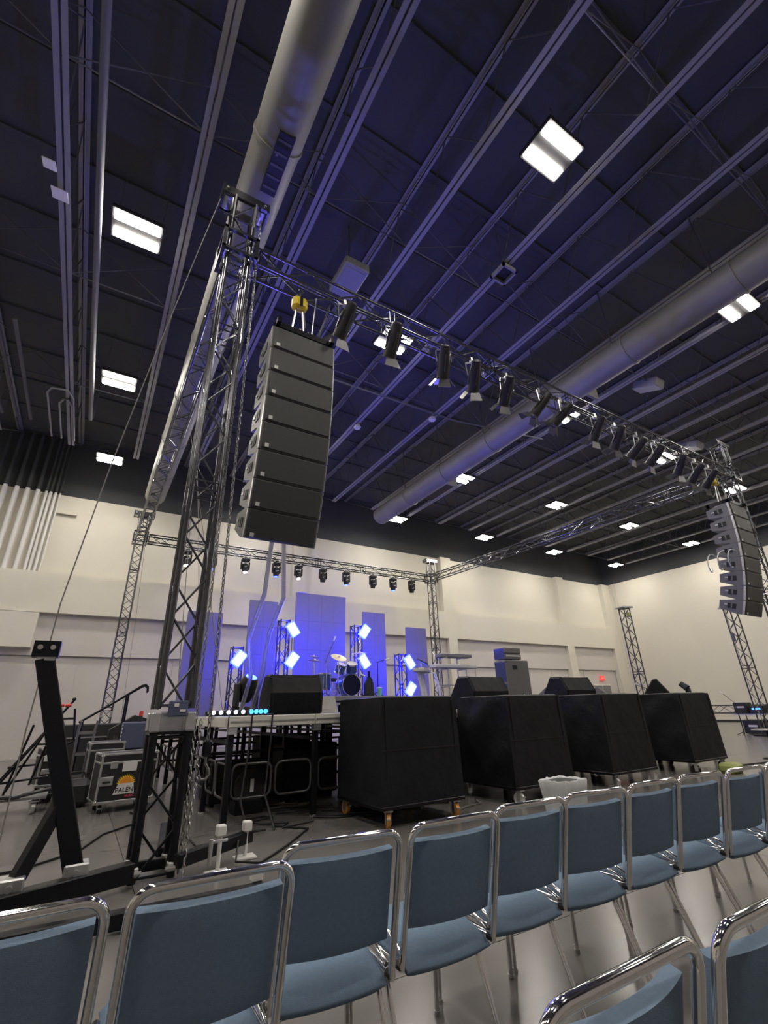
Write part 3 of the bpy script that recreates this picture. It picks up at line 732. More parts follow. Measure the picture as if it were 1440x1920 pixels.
sc = led_wall('widest and tallest grey screen at centre stage', 6.10, 8.14, 5.40)
MB().rbox((-.8, -.02, 5.40-SZ+.02), (.35, .08, .03), .008).build('bright_cap', 'badge', sc)
led_wall('fourth grey screen from the left, right of drums', 8.90, 9.94, 4.90)
led_wall('shortest rightmost grey screen near the keyboards', 10.95, 11.97, 4.42)

# ------------------------------------------------------------------ totems with blue panels
def totem(label, x, y, top, panels, lights=True):
    t = thing('light_totem', label, 'light stand', (x, y, SZ), 0, 'light totems')
    truss_parts(t, top-SZ, .03, .42, 'truss_black', False, ())
    MB().box((0, 0, .015), (.6, .6, .03)).build('base_plate', 'black_paint', t)
    for k, (px, pz, ang, lb) in enumerate(panels):
        p = thing('blue_light_panel', lb, 'stage light', (px, y-.32, pz), 0, 'blue light panels')
        M = RY(ang)
        MB().rbox((0, .03, 0), (.26, .08, .42), .02, M).build('housing', 'box_black', p)
        MB().rbox((0, -.045, 0), (.225, .05, .385), .012, M).build('light_face', 'blue_face', p)
        m = MB()
        for a in (-1, 1): m.box((a*.142, -.035, 0), (.026, .09, .45), M)
        m.box((0, -.035, .223), (.26, .09, .026), M).box((0, -.035, -.223), (.26, .09, .026), M)
        m.box((0, .08, 0), (.22, .02, .36), M)
        m.build('added_glow_rim', 'added_blue_glow', p)  # glowing rim and back, added for a blue fringe and spill on the screens
        MB().tube([(-.15, .05, 0), (-.15, .16, 0), (.15, .16, 0), (.15, .05, 0)], .014, 6).build('bracket', 'black_paint', p)
A = math.radians(35)
totem('short black light totem at left of stage', 3.87, 15.2, 3.2, [(3.86, 2.84, A, 'blue glowing panel leftmost, on the short left totem')])
totem('tall black light totem left of the wide screen', 5.35, 15.2, 4.14, [(5.55, 3.82, -A, 'upper blue glowing panel left of the wide screen'), (5.57, 2.85, A, 'lower blue glowing panel left of the wide screen')])
totem('tall black light totem behind the drum kit', 8.12, 15.2, 4.13, [(8.27, 3.90, A, 'upper blue glowing panel above the drum kit'), (8.25, 2.87, -A, 'lower blue glowing panel beside the drum kit')])
totem('short black light totem right of the drum kit', 10.0, 15.2, 3.18, [(10.18, 2.89, -A, 'upper blue glowing panel left of the keyboards'), (10.18, 1.95, A, 'lower blue glowing panel just above covered speaker')])
# floor moving heads on the deck
def floor_head(label, x, y, rz, lens, tilt, watts=0):
    t = thing('floor_moving_head', label, 'stage light', (x, y, SZ), rz)
    MB().rbox((0, 0, .07), (.36, .30, .14), .02).build('base_box', 'box_black', t)
    for s_ in (-1, 1): MB().rbox((s_*.19, 0, .32), (.06, .16, .40), .025).build('yoke_arm', 'box_black', t)
    M = T(0, 0, .42) @ RX(tilt)
    h = MB().lathe([(.07, -.22), (.13, -.18), (.155, 0), (.155, .1), (.12, .22), (.105, .23)], 18, M).build('head', 'box_black', t, smooth=35)
    MB().lathe([(.1, .228), (.098, .236), (.01, .24)], 18, M).build('lens', lens, h, smooth=30)
    if watts:                                   # the fixture's own beam, thrown up at the roof
        ld = bpy.data.lights.new('beam', 'SPOT'); ld.energy = watts; ld.color = (.16, .14, 1.0); ld.spot_size = math.radians(125); ld.spot_blend = .6; ld.shadow_soft_size = .09
        lo = bpy.data.objects.new('beam', ld); COL.objects.link(lo); lo.parent = t
        lo.matrix_local = M @ T(0, 0, .26) @ RX(PI)
floor_head('black floor moving head with blue lens at left stage edge', 2.42, 8.6, .3, 'blue_lens', .55, 800)
floor_head('added black floor moving head with blue lens, unseen behind the second covered monitor', 8.05, 9.4, 0, 'blue_lens', .1, 800)  # unseen fixture, added to cast blue on the roof
floor_head('dark floor moving head turned away beside covered monitor', 3.05, 8.8, 2.6, 'glass_lens', .5)
for k, (x, y, m_, lb) in enumerate(((1.72, 7.5, 'pale_cells', 'pale light batten lying on the stage edge behind tower'), (1.80, 8.1, 'pale_cells', 'second pale light batten lying further back on stage'), (2.05, 7.2, 'cyan_cells', 'short light batten glowing cyan on stage edge'))):
    t = thing('light_batten', lb, 'stage light', (x+.3, y, SZ))
    L = .85 if k < 2 else .55
    MB().rbox((0, 0, .045), (L, .10, .07), .01).build('housing', 'box_black', t)
    for q in range(8): MB().cyl((-L/2+(q+.5)*L/8, -.05, .055), (-L/2+(q+.5)*L/8, -.058, .055), .032, n=10).build('cell', m_, t)
    for s_ in (-1, 1): MB().box((s_*L*.45, 0, .005), (.03, .14, .01)).build('foot', 'zinc', t)

# ------------------------------------------------------------------ drum riser and kit
RZT = 1.66
rs = thing('drum_riser', 'low grey drum riser at centre stage', 'riser', (6.65, 13.2, SZ))
for i in range(2): MB().rbox((-.53+1.06*i, 0, RZT-SZ-.06), (1.05, 2.2, .12), .01).build('riser_top', 'amp_grey', rs)
for i in range(4):
    for j in (-1, 1): MB().box((-1.0+i*.667, j*1.05, (RZT-SZ-.12)/2), (.06, .06, RZT-SZ-.12)).build('leg', 'black_paint', rs)
MB().box((0, -1.12, .2), (2.1, .03, .06)).build('front_rail', 'alloy', rs)
def drum(label, x, y, z, r, d, M, m='drum_blue'):
    t = thing('drum', label, 'drum', (x, y, z)); t.matrix_world = T(x, y, z) @ M
    sh = MB().lathe([(r*.97, -d/2), (r, -d/2), (r, d/2), (r*.97, d/2)], 28, ring=True).build('shell', m, t, smooth=40)
    for s_ in (-1, 1):
        MB().lathe([(r*1.0, s_*d/2-.02), (r*1.05, s_*d/2-.02), (r*1.05, s_*d/2+.015), (r*1.0, s_*d/2+.015)], 28, ring=True).build('hoop', 'chrome', t, smooth=40)
        MB().lathe([(r*.99, s_*(d/2+.004)), (.01, s_*(d/2+.008))], 28).build('drum_head', 'skin_white' if r < .25 else 'drum_head', t)
    for k in range(6):
        a = k*PI/3
        MB().box((r*1.03*math.cos(a), r*1.03*math.sin(a), 0), (.02, .03, d*.7), None).build('lug', 'chrome', t)
    return t
dx, dy = 6.62, 12.9
bd = drum('large bass drum with dark blue front head on the riser', dx, dy, RZT+.32, .29, .42, RX(PI/2))
for s_ in (-1, 1): MB().cyl((.2*s_, -.05, -.12), (.36*s_, -.31, -.2), .012, n=6).build('spur', 'chrome', bd)
drum('left rack tom mounted over bass drum', dx-.22, dy+.1, RZT+.80, .15, .24, RX(.5) @ RY(.15))
drum('right rack tom mounted over bass drum', dx+.16, dy+.1, RZT+.82, .16, .26, RX(.5) @ RY(-.15))
ft = drum('blue floor tom standing left of bass drum', dx-.62, dy+.35, RZT+.45, .20, .42, RX(.06))
for k in range(3): MB().cyl((.21*math.cos(k*2.1), .21*math.sin(k*2.1), .1), (.24*math.cos(k*2.1), .24*math.sin(k*2.1), -.45), .01, n=6).build('leg', 'chrome', ft)
sn = drum('shallow snare drum behind the toms', dx+.38, dy+.55, RZT+.62, .18, .14, RX(.08))
MB().cyl((0, 0, -.08), (0, 0, -.62), .014, n=6).build('stand', 'chrome', sn)
def cymbal(label, x, y, z, r, tx, ty):
    t = thing('cymbal_stand', label, 'cymbal', (x, y, RZT))
    h = z-RZT
    MB().lathe([(r, -.004), (r*.6, .012), (r*.18, .022), (r*.14, .045), (.02, .055)], 28, T(0, 0, h) @ RX(tx) @ RY(ty)).build('cymbal', 'cymbal', t, smooth=50)
    MB().cyl((0, 0, .25), (0, 0, h-.01), .011, n=8).build('stem', 'chrome', t)
    for k in range(3): MB().cyl((0, 0, .3), (.26*math.cos(k*2.1+.4), .26*math.sin(k*2.1+.4), .01), .009, n=6).build('leg', 'chrome', t)
cymbal('big bright crash cymbal tilted to the audience', 6.22, 12.75, 2.74, .24, .55, .05)
cymbal('crash cymbal high at right of the drum kit', 7.0, 12.9, 2.90, .23, .06, -.04)
cymbal('flat thin cymbal at far left of the drum kit', 5.62, 13.1, 2.66, .18, .03, .1)
cymbal('small flat cymbal left behind crash cymbal', 5.86, 13.75, 2.85, .17, .05, .1)
cymbal('hi-hat cymbal right of the snare drum', 6.75, 13.5, 2.62, .17, .02, 0)
def stand(label, x, y, z0, h, boom=None, m='chrome', name='microphone_stand'):
    t = thing(name, label, 'stand', (x, y, z0))
    MB().cyl((0, 0, .02), (0, 0, h), .011, n=8).build('pole', m, t, smooth=40)
    for k in range(3): MB().cyl((0, 0, .12), (.28*math.cos(k*2.09+.5), .28*math.sin(k*2.09+.5), .012), .011, n=6).build('leg', 'black_paint', t)
    if boom:
        b = MB().cyl((-boom[0]*.2, -boom[1]*.2, h-boom[2]*.2), (boom[0], boom[1], h+boom[2]), .009, n=6).build('boom', m, t)
        d = Vector(boom).normalized()*.16; e = Vector((boom[0], boom[1], h+boom[2]))
        MB().cyl(e, e+d, .018, .026, n=10).build('microphone', 'badge', b, smooth=40)
    return t
stand('microphone stand with long raised boom over the drum kit', 5.95, 13.0, RZT, 1.05, (.22, 0, .52))
stand('microphone stand with short boom right of the drum kit', 7.55, 12.75, RZT, .98, (.22, -.05, .06), 'black_paint')
stand('low microphone stand between bass drum and green cup', 7.1, 12.35, RZT, .45, (-.1, .2, .1), 'black_paint')
t = thing('guitar_stand', 'dark instrument case leaning on riser right of bass drum', 'case', (7.15, 12.6, RZT))
MB().prism([(-.14, 0), (.14, 0), (.12, .35), (.04, .52), (-.04, .52), (-.12, .35)], 'y', -.07, .07).build('body', 'box_black', t); MB().box((0, 0, .6), (.05, .05, .2)).build('neck', 'black_paint', t)
t = thing('drink_cup', 'pale green cup standing at right edge of drum riser', 'cup', (7.45, 12.5, RZT))
MB().lathe([(.055, 0), (.075, .23), (.07, .23), (.05, .01)], 20).build('cup', 'cup_green', t, smooth=40); MB().lathe([(.08, .22), (.08, .24), (.02, .25)], 20).build('lid', 'badge', t, smooth=40)
t = thing('drum_throne', 'small black drum stool behind the kit', 'stool', (6.55, 13.85, RZT))
MB().lathe([(.17, .48), (.18, .52), (.16, .57), (.02, .58)], 20).build('seat', 'box_black', t, smooth=40); MB().cyl((0, 0, .1), (0, 0, .5), .02, n=8).build('stem', 'chrome', t)
for k in range(3): MB().cyl((0, 0, .3), (.24*math.cos(k*2.1), .24*math.sin(k*2.1), .01), .011, n=6).build('leg', 'chrome', t)
t = thing('pale_box', 'small off-white upright box left of the drum riser', 'box', (4.70, 10.3, SZ))
MB().prism([(-.2, 0), (.26, 0), (.16, .34), (-.12, .34)], 'y', -.15, .15).build('body', 'white_plastic', t); MB().box((-.05, -.152, .17), (.2, .01, .2)).build('panel', 'deck_edge', t)

# ------------------------------------------------------------------ keyboards, amplifier, wedges
t = thing('keyboard_stand', 'two-tier chrome keyboard stand at right of stage', 'stand', (8.65, 10.5, SZ))
for x in (-.32, .32):
    for y in (-.18, .18): MB().cyl((x, y, 0), (x, y, 1.32 if y > 0 else 1.02), .018, n=8).build('post', 'alloy', t, smooth=40)
for z in (.55, 1.0, 1.30):
    for x in (-.32, .32): MB().cyl((x, -.18, z), (x, .2, z), .014, n=6).build('arm', 'alloy', t)
MB().cyl((-.32, .18, .6), (.32, .18, .6), .014, n=6).build('crossbar', 'alloy', t)
MB().cyl((-.32, -.18, .25), (.32, -.18, .25), .014, n=6).build('crossbar', 'alloy', t)
def keyboard(label, x, y, z, L, m, rz=0):
    t = thing('keyboard', label, 'keyboard', (x, y, z), rz)
    MB().rbox((0, 0, .045), (L, .32, .09), .015).build('body', m, t)
    MB().box((0, .08, .095), (L*.92, .12, .012)).build('control_panel', 'amp_grey', t)
    for k in range(int(L/.05)):
        MB().box((-L*.46+(k+.5)*L*.92/int(L/.05), -.08, .096), (L*.92/int(L/.05)-.003, .14, .014)).build('key', 'key_white', t)
keyboard('long white keyboard on the lower tier of stand', 8.62, 10.42, SZ+1.02, 1.45, 'white_plastic')
keyboard('shorter dark-ended keyboard on upper tier of stand', 8.78, 10.58, SZ+1.32, 1.1, 'amp_grey')
t = thing('keyboard_stand', 'white-legged stand holding a tilted keyboard left of the two tiers', 'stand', (7.72, 10.7, SZ), .7)
for x in (-.2, .05, .3): MB().cyl((x, -.1, 0), (x, .05, .92), .03, n=8).build('leg', 'white_plastic', t, smooth=40)
MB().cyl((-.3, 0, .9), (.4, 0, .9), .02, n=8).build('crossbar', 'alloy', t)
keyboard('white keyboard tilted on the left stand', 7.72, 10.68, SZ+.925, .75, 'white_plastic', .7)
t = thing('laptop_tray', 'tilted dark tray above white keyboard beside right totem', 'tray', (7.60, 10.5, SZ+1.12), .9)
MB().rbox((0, 0, .06), (.4, .3, .04), .01, RX(.45)).build('tray', 'blue_grey', t); MB().cyl((0, 0, -.1), (0, 0, .06), .015, n=6).build('stem', 'alloy', t)
t = thing('microphone_stand', 'white leaning stand pole right of the lower blue panel', 'stand', (10.25, 13.6, SZ))
MB().tube([(.35, 0, 0), (.22, 0, .9), (.1, 0, 1.15)], .035, 8).build('pole', 'white_plastic', t, smooth=50); MB().cyl((.1, 0, 1.15), (-.12, 0, 1.2), .02, n=6).build('boom', 'badge', t)
for k in range(3): MB().cyl((.3, 0, .15), (.35+.28*math.cos(k*2.09), .28*math.sin(k*2.09), .012), .011, n=6).build('leg', 'black_paint', t)
t = thing('amplifier_cabinet', 'tall dark bass cabinet lit blue on its left side', 'amplifier', (9.58, 9.2, SZ))
MB().rbox((0, 0, .57), (.83, .42, 1.12), .015).build('cabinet', 'amp_grey', t)
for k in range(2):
    MB().rbox((-.418, 0, .3+.54*k), (.012, .36, .48), .004).build('side_panel', 'amp_cloth_blue_lit', t)
MB().box((-.1, -.213, .95), (.16, .01, .10)).build('plate', 'handle_black', t)
j = MB().box((.1, -.213, .22), (.07, .01, .20)).build('jack_plate', 'handle_black', t); MB().box((.1, -.22, .26), (.035, .01, .09)).build('jack_label', 'badge', j)
for x in (-.36, .36): MB().box((x, 0, .005), (.06, .3, .02)).build('foot', 'rubber', t)
t = thing('bass_amplifier', 'small amplifier head standing on the tall bass cabinet', 'amplifier', (9.48, 9.2, SZ+1.135))
for k in range(2): MB().rbox((0, 0, .085+.15*k), (.60, .40, .14), .012).build('rack_unit', 'amp_grey', t)
MB().box((-.30, 0, .16), (.01, .36, .26)).build('side_panel', 'amp_cloth_blue_lit', t); MB().box((0, -.203, .1), (.5, .01, .03)).build('vent', 'badge', t)
def wedge(label, x, y, rz, L, prof, name='covered_monitor', m='cover_black'):
    t = thing(name, label, 'monitor speaker', (x, y, SZ), rz, 'stage monitors')
    n = 10; mb = MB()
    c = (sum(p[0] for p in prof)/len(prof), sum(p[1] for p in prof)/len(prof))
    rings = [(-L/2, .93), (-L/2+.04, 1.0), (L/2-.04, 1.0), (L/2, .93)]
    k = len(prof); vs = []
    for (a, s_) in rings: vs += [(a, c[0]+(p-c[0])*s_, c[1]+(q-c[1])*s_) for p, q in prof]
    fs = [tuple(range(k))[::-1], tuple(range(3*k, 4*k))]
    for r_ in range(3): fs += [(r_*k+i, r_*k+(i+1) % k, (r_+1)*k+(i+1) % k, (r_+1)*k+i) for i in range(k)]
    mb.add(vs, fs).build('cover', m, t, smooth=25)
    MB().tube([(-L/2+.04, p*1.005+c[0]*-.005, q*1.005) for p, q in prof], .006, 6, True).build('piping', 'cover_seam', t)
    MB().tube([(L/2-.04, p*1.005+c[0]*-.005, q*1.005) for p, q in prof], .006, 6, True).build('piping', 'cover_seam', t)
    return t
PR = [(-.30, 0), (-.34, .30), (-.20, .56), (.10, .57), (.33, .25), (.33, 0)]
wedge('covered black stage monitor at the left front of stage', 2.77, 7.35, -.05, .82, PR)
wedge('covered black stage monitor between first and second covered speakers', 6.62, 7.28, .05, .95, PR)
wedge('covered black stage monitor above the third covered speaker', 9.32, 7.30, .0, .98, [(p, q*1.03) for p, q in PR])
wedge('covered black stage monitor at the right front of stage', 13.2, 7.55, .55, .9, [(-.36, 0), (-.36, .12), (-.05, .58), (.05, .56), (.36, .15), (.36, 0)])
wedge('pale grey monitor with open front right of bass cabinet', 11.0, 9.3, .6, .6, [(-.25, 0), (-.30, .28), (-.05, .52), (.24, .3), (.24, 0)], 'stage_monitor', 'amp_grey')
wedge('pale grey monitor behind the fourth covered speaker', 12.1, 8.55, .5, .5, [(-.22, 0), (-.26, .26), (-.05, .44), (.22, .26), (.22, 0)], 'stage_monitor', 'amp_grey')
stand('short black microphone stand at stage right edge', 12.5, 7.4, SZ, .35, (-.15, .05, .06), 'black_paint')
t = thing('small_par_lamp', 'small black lamp standing on the fourth covered speaker', 'stage light', (11.28, 5.75, 1.445))
MB().cyl((0, 0, .10), (0, .12, .20), .07, .06, n=14).build('lamp_body', 'box_black', t, smooth=40); MB().box((0, 0, .05), (.12, .06, .10)).build('foot', 'black_paint', t)

# ------------------------------------------------------------------ covered subwoofer stacks on dollies
import bmesh
def noise3(x, y, z): return math.sin(x*5.1+1.3*math.sin(z*4.2+y))*math.sin(z*3.7+1.7*math.sin(y*3.9))*.6 + math.sin(x*11+z*7.3+y*5)*.25
def cover_mesh(seed):
    Wd, Dp, Hg = 1.23, 1.15, 1.23
    bm = bmesh.new(); n = 18
    def pt(u, v, face):
        return {'f': (-Wd/2+u*Wd, -Dp/2, v*Hg), 'b': (Wd/2-u*Wd, Dp/2, v*Hg), 'l': (-Wd/2, Dp/2-u*Dp, v*Hg), 'r': (Wd/2, -Dp/2+u*Dp, v*Hg), 't': (-Wd/2+u*Wd, -Dp/2+v*Dp, Hg)}[face]
    for fc in 'fblrt':
        g = [[bm.verts.new(pt(i/n, j/n, fc)) for i in range(n+1)] for j in range(n+1)]
        for j in range(n):
            for i in range(n): bm.faces.new((g[j][i], g[j][i+1], g[j+1][i+1], g[j+1][i]))
    bmesh.ops.remove_doubles(bm, verts=bm.verts, dist=1e-4)
    for v in bm.verts:
        x, y, z = v.co; nz = noise3(x+seed, y*1.3+seed, z)
        amp = (.04 if abs(x) > Wd/2-.01 else .004)*(1-(2*min(1, abs(y)/Dp))**6)*(1-(abs(2*z/Hg-1))**8) if abs(x) > Wd/2-.01 else .002
        k = 1+.03*(1-z/Hg)
        ex = abs(abs(x)-Wd/2) < .01; ey = abs(abs(y)-Dp/2) < .01
        v.co.x = x*k+(math.copysign(1, x)*nz*amp if ex else 0); v.co.y = y*k+(math.copysign(1, y)*nz*amp*(.4 if not ex else .5) if ey else 0)
        r = .03
        if z > Hg-.005 and (ex or ey): v.co.z -= r*.5; v.co.x *= .99; v.co.y *= .99
        if z > Hg-.005 and not (ex or ey): v.co.z += .006*nz
    bmesh.ops.recalc_face_normals(bm, faces=bm.faces)
    me = bpy.data.meshes.new('cover'); bm.to_mesh(me); bm.free(); me.materials.append(MATS['cover_black']); me.shade_smooth(); me.set_sharp_from_angle(angle=math.radians(50))
    return me
def caster(t, x, y, rz, wm_, h=.19):
    M = T(x, y, 0) @ RZ(rz)
    c = MB().box((0, 0, h-.01), (.11, .09, .015), M).box((-.032, .015, h*.6), (.008, .06, h*.75), M).box((.032, .015, h*.6), (.008, .06, h*.75), M).build('caster', 'zinc', t)
    MB().cyl((-.022, .02, h*.42), (.022, .02, h*.42), h*.42, n=18, M=M).build('wheel', wm_, c, smooth=40)
    MB().box((0, -.05, h*.55), (.05, .06, .012), M).build('brake', 'alloy', c)
def sub(label, x, seed, wm_):
    t = thing('covered_speaker', label, 'covered speaker', (x, 6.05, 0), 0, 'covered speakers on dollies')
    MB().rbox((0, 0, .21), (1.28, 1.2, .04), .006).build('dolly_board', 'black_paint', t)
    o = link('cover', cover_mesh(seed), t, (0, 0, .225))
    MB().box((0, -.583, .60), (1.22, .012, .016)).build('seam', 'cover_seam', o)
    for s_ in (-1, 1): MB().box((s_*.545, -.583, .62), (.010, .012, 1.16)).build('seam', 'cover_seam', o)
    for a in (-1, 1):
        for b in (-1, 1): caster(t, a*.52, b*.54, random.uniform(-.8, .8), wm_)
random.seed(3)
sub('black covered speaker stack nearest, on orange casters', 3.885, 0.0, 'orange_wheel')
sub('second black covered speaker stack, behind the trash can', 6.10, 1.7, 'badge')
sub('third black covered speaker stack from the left', 8.36, 3.1, 'badge')
sub('rightmost black covered speaker stack on dark casters', 10.90, 4.9, 'rubber')

# ------------------------------------------------------------------ flight cases and carts at left
def flight_case(label, x, y, sx_, sy_, z0, sz_, rz, lidm='box_black', casters=True):
    t = thing('flight_case', label, 'flight case', (x, y, 0), rz, 'flight cases')
    MB().box((0, 0, z0+sz_/2), (sx_-.01, sy_-.01, sz_-.01)).build('body', lidm, t)
    for a in (-1, 1):
        for b in (-1, 1): MB().rbox((a*(sx_/2-.012), b*(sy_/2-.012), z0+sz_/2), (.03, .03, sz_), .006).build('corner_trim', 'alloy', t)
        for zz in (z0+.015, z0+sz_-.015, z0+sz_-.13):
            MB().rbox((0, a*(sy_/2-.012), zz), (sx_, .032, .03), .006).build('edge_trim', 'alloy', t)
            MB().rbox((a*(sx_/2-.012), 0, zz), (.032, sy_, .03), .006).build('edge_trim', 'alloy', t)
        for zz in (z0+.03, z0+sz_-.03):
            for b in (-1, 1): MB().rbox((a*(sx_/2-.02), b*(sy_/2-.02), zz), (.07, .07, .07), .03).build('ball_corner', 'alloy', t)
    if casters:
        for a in (-1, 1):
            for b in (-1, 1): caster(t, a*(sx_/2-.1), b*(sy_/2-.1), .3*a, 'rubber', z0)
    return t
fc = flight_case('black flight case with silver edges and a sun logo', .78, 9.25, .80, .62, .13, .66, .12)
fy = -.312
MB().rbox((-.22, fy, .63), (.10, .02, .10), .008).build('butterfly_latch', 'alloy', fc)
hh = MB().rbox((-.29, fy, .42), (.17, .018, .12), .006).build('handle_plate', 'alloy', fc); MB().rbox((-.29, fy-.015, .41), (.11, .02, .03), .008).build('handle', 'rubber', hh)
MB().box((.0, fy, .60), (.20, .006, .13)).build('paper_note', 'paper', fc)
lg = MB()
cx_, cz_ = -.02, .37
pts = []
for k in range(27):
    a = PI*k/26; r_ = (.135 if k % 2 else .10); pts.append((cx_+r_*math.cos(a), cz_+r_*.95*math.sin(a)))
lg.prism(pts, 'y', fy-.002, fy+.002).build('sun_rays', 'logo_yellow', fc)
MB().prism([(cx_+.092*math.cos(PI*k/16), cz_+.085*math.sin(PI*k/16)) for k in range(17)], 'y', fy-.004, fy+.001).build('sun_disc', 'logo_orange', fc)
MB().prism([(cx_-.16, .235), (cx_+.13, .235), (cx_+.105, .375), (cx_-.105, .375)], 'y', fy-.005, fy+.001).build('logo_plate', 'paper', fc)
text_mesh('lettering', 'PALEN', .085, 'handle_black', fc, T(cx_-.01, fy-.006, .285) @ RX(PI/2))
text_mesh('lettering', 'MUSIC', .045, 'pink_red', fc, T(cx_+.07, fy-.004, .205) @ RX(PI/2))
fc2 = flight_case('black flight case with bright lid trim behind the sun-logo case', .52, 10.6, .55, .6, .14, .76, .05)
fc3 = flight_case('tall narrow rack case open to the left of carts', -.30, 10.9, .34, .5, .25, .60, .2)
MB().rbox((.0, -.255, .68), (.26, .02, .1), .006).build('rack_panel', 'badge', fc3); MB().rbox((.0, -.255, .48), (.26, .02, .08), .006).build('rack_panel', 'zinc', fc3)
t = thing('speaker_cabinet', 'blue-grey speaker cabinet standing on cases behind logo case', 'speaker', (.92, 10.55, .0))
MB().rbox((0, 0, .98), (.40, .42, .46), .02).build('cabinet', 'blue_grey', t); MB().rbox((0, -.215, .98), (.34, .012, .40), .004).build('grille', 'blue_grey', t)
for k in range(7): MB().box((-.205, -.19, .80+.06*k), (.012, .03, .03)).build('cleat', 'badge', t)
MB().box((0, 0, .375), (.44, .46, .75)).build('plinth_case', 'box_black', t)
t = thing('water_bottle', 'small red-capped bottle on top of the blue-grey cabinet', 'bottle', (1.0, 10.5, 1.21))
MB().lathe([(.035, 0), (.035, .08), (.03, .11), (.012, .12)], 14).build('body', 'box_black', t, smooth=40); MB().lathe([(.035, .10), (.035, .18), (.02, .19)], 14).build('cap', 'red', t, smooth=40)
t = thing('amp_wedge', 'dark sloping speaker box behind the blue-grey cabinet', 'speaker', (.95, 12.4, 0))
MB().prism([(-.35, 0), (.35, 0), (.35, 1.25), (.1, 1.33), (-.35, 1.05)], 'y', -.25, .25).build('body', 'box_black', t); MB().box((0, -.255, .6), (.5, .01, .7)).build('grille', 'grille', t)
# stage ramp handrail
t = thing('handrail', 'slanting black stair handrail with a hooked end behind cases', 'handrail', (0, 11.2, 0))
MB().tube([(.02, 0, 1.22), (.5, 0, 1.53), (1.0, 0, 1.88), (1.06, 0, 1.90), (1.11, 0, 1.86), (1.12, 0, 1.76)], .02, 8).build('rail', 'black_paint', t, smooth=60)
MB().tube([(.02, .5, 1.22), (.5, .5, 1.53), (1.04, .5, 1.88), (1.1, .5, 1.9), (1.15, .5, 1.86), (1.16, .5, 1.76)], .02, 8).build('rail', 'black_paint', t, smooth=60)
for x, z in ((.08, 1.26), (.78, 1.72)):
    for y in (0, .5): MB().cyl((x, y, 0), (x, y, z), .018, n=8).build('post', 'black_paint', t, smooth=40)
for k in range(4): MB().box((.2+.28*k, .25, .15+.28*k), (.28, .6, .04)).build('step', 'deck_top', t)
# A-frame truck / trolley
t = thing('folding_trolley', 'black tubular A-frame trolley with red grips at left edge', 'trolley', (-.5, 10.0, 0))
fr = [((.38, 0, 1.58), (-.36, 0, .40)), ((.38, 0, 1.58), (-.62, .1, .06)), ((-.10, 0, 1.22), (-.28, 0, .20)), ((.10, -.05, 1.15), (-.25, -.1, .30)), ((.42, 0, 1.45), (.50, 0, .95)), ((.15, 0, 1.30), (.46, 0, 1.30)), ((-.3, 0, .62), (.05, 0, .64)), ((-.05, 0, .93), (.2, 0, .93)), ((.22, .1, 1.35), (.02, .1, .35)), ((-.36, .1, .4), (.25, .1, .45)), ((.50, 0, .95), (.10, .1, .75))]
for a, b in fr: MB().cyl(a, b, .017, n=8).build('frame_tube', 'black_paint', t, smooth=40)
for x in (.20, .30): MB().cyl((x-.03, -.02, 1.50), (x+.06, -.02, 1.505), .026, n=10).build('grip', 'red', t, smooth=40)
MB().rbox((.38, 0, 1.60), (.06, .05, .06), .02).build('joint', 'black_paint', t)
for a in (-.35, .15): caster(t, a, -.3, .3, 'badge', .17)
MB().tube([(-1.1, -.35, .27), (-.7, -.35, .28), (-.1, -.3, .24), (.3, -.2, .30), (.45, 0, .30)], .028, 8).build('deck_rim', 'truss_grey', t, smooth=60)
MB().box((-.2, 0, .20), (1.0, .6, .03)).build('deck', 'amp_grey', t)
t = thing('hand_truck', 'upright hand truck with grey frame behind the black brace', 'hand truck', (.18, 10.9, 0))
for x in (-.12, .14): MB().tube([(x, 0, .1), (x-.02, 0, 1.1), (x, -.05, 1.25)], .02, 8).build('frame_rail', 'amp_grey', t, smooth=60)
for z in (.35, .7, 1.05): MB().box((.01, 0, z), (.28, .02, .05)).build('cross_plate', 'amp_grey', t)
MB().box((.01, -.13, .06), (.36, .24, .02)).build('toe_plate', 'zinc', t)
for x in (-.2, .22): MB().cyl((x-.03, .06, .13), (x+.03, .06, .13), .13, n=18).build('wheel', 'pink_red', t, smooth=40)
t = thing('tool_bag', 'soft black bag slumped on floor between trolley and logo case', 'bag', (.16, 9.9, 0))
MB().rbox((0, 0, .2), (.46, .34, .40), .09).build('body', 'box_black', t); MB().tube([(-.14, -.05, .38), (-.08, -.05, .5), (.08, -.05, .5), (.14, -.05, .38)], .014, 8).build('handle', 'rubber', t, smooth=60)
t = thing('road_case', 'large dark case standing against the back wall at left', 'flight case', (.35, 13.6, 0))
MB().rbox((0, 0, .62), (1.3, .7, 1.1), .02).build('body', 'box_black', t); MB().box((0, -.355, .9), (1.32, .02, .03)).build('lid_seam', 'alloy', t)
for x in (-.5, .5): caster(t, x, -.2, 0, 'rubber', .08); caster(t, x, .2, 0, 'rubber', .08)
t = thing('light_bag', 'pale yellow and red bag on floor at far left edge', 'bag', (-.52, 5.55, 0))
MB().lathe([(.02, 0), (.14, .02), (.13, .2), (.08, .32), (.03, .34)], 16).build('body', 'paper', t, smooth=50); MB().box((.03, -.12, .12), (.10, .02, .14)).build('red_patch', 'red', t)
t = thing('white_cart', 'grey wheeled cart at far left edge behind trolley', 'cart', (-1.15, 9.2, 0))
MB().rbox((0, 0, .38), (.5, .4, .04), .01).build('shelf', 'amp_grey', t); MB().rbox((0, 0, .78), (.5, .4, .04), .01).build('shelf', 'amp_grey', t)
for x in (-.22, .22):
    for y in (-.16, .16): MB().cyl((x, y, .12), (x, y, .85), .014, n=6).build('post', 'zinc', t); caster(t, x, y, .2, 'badge', .12)

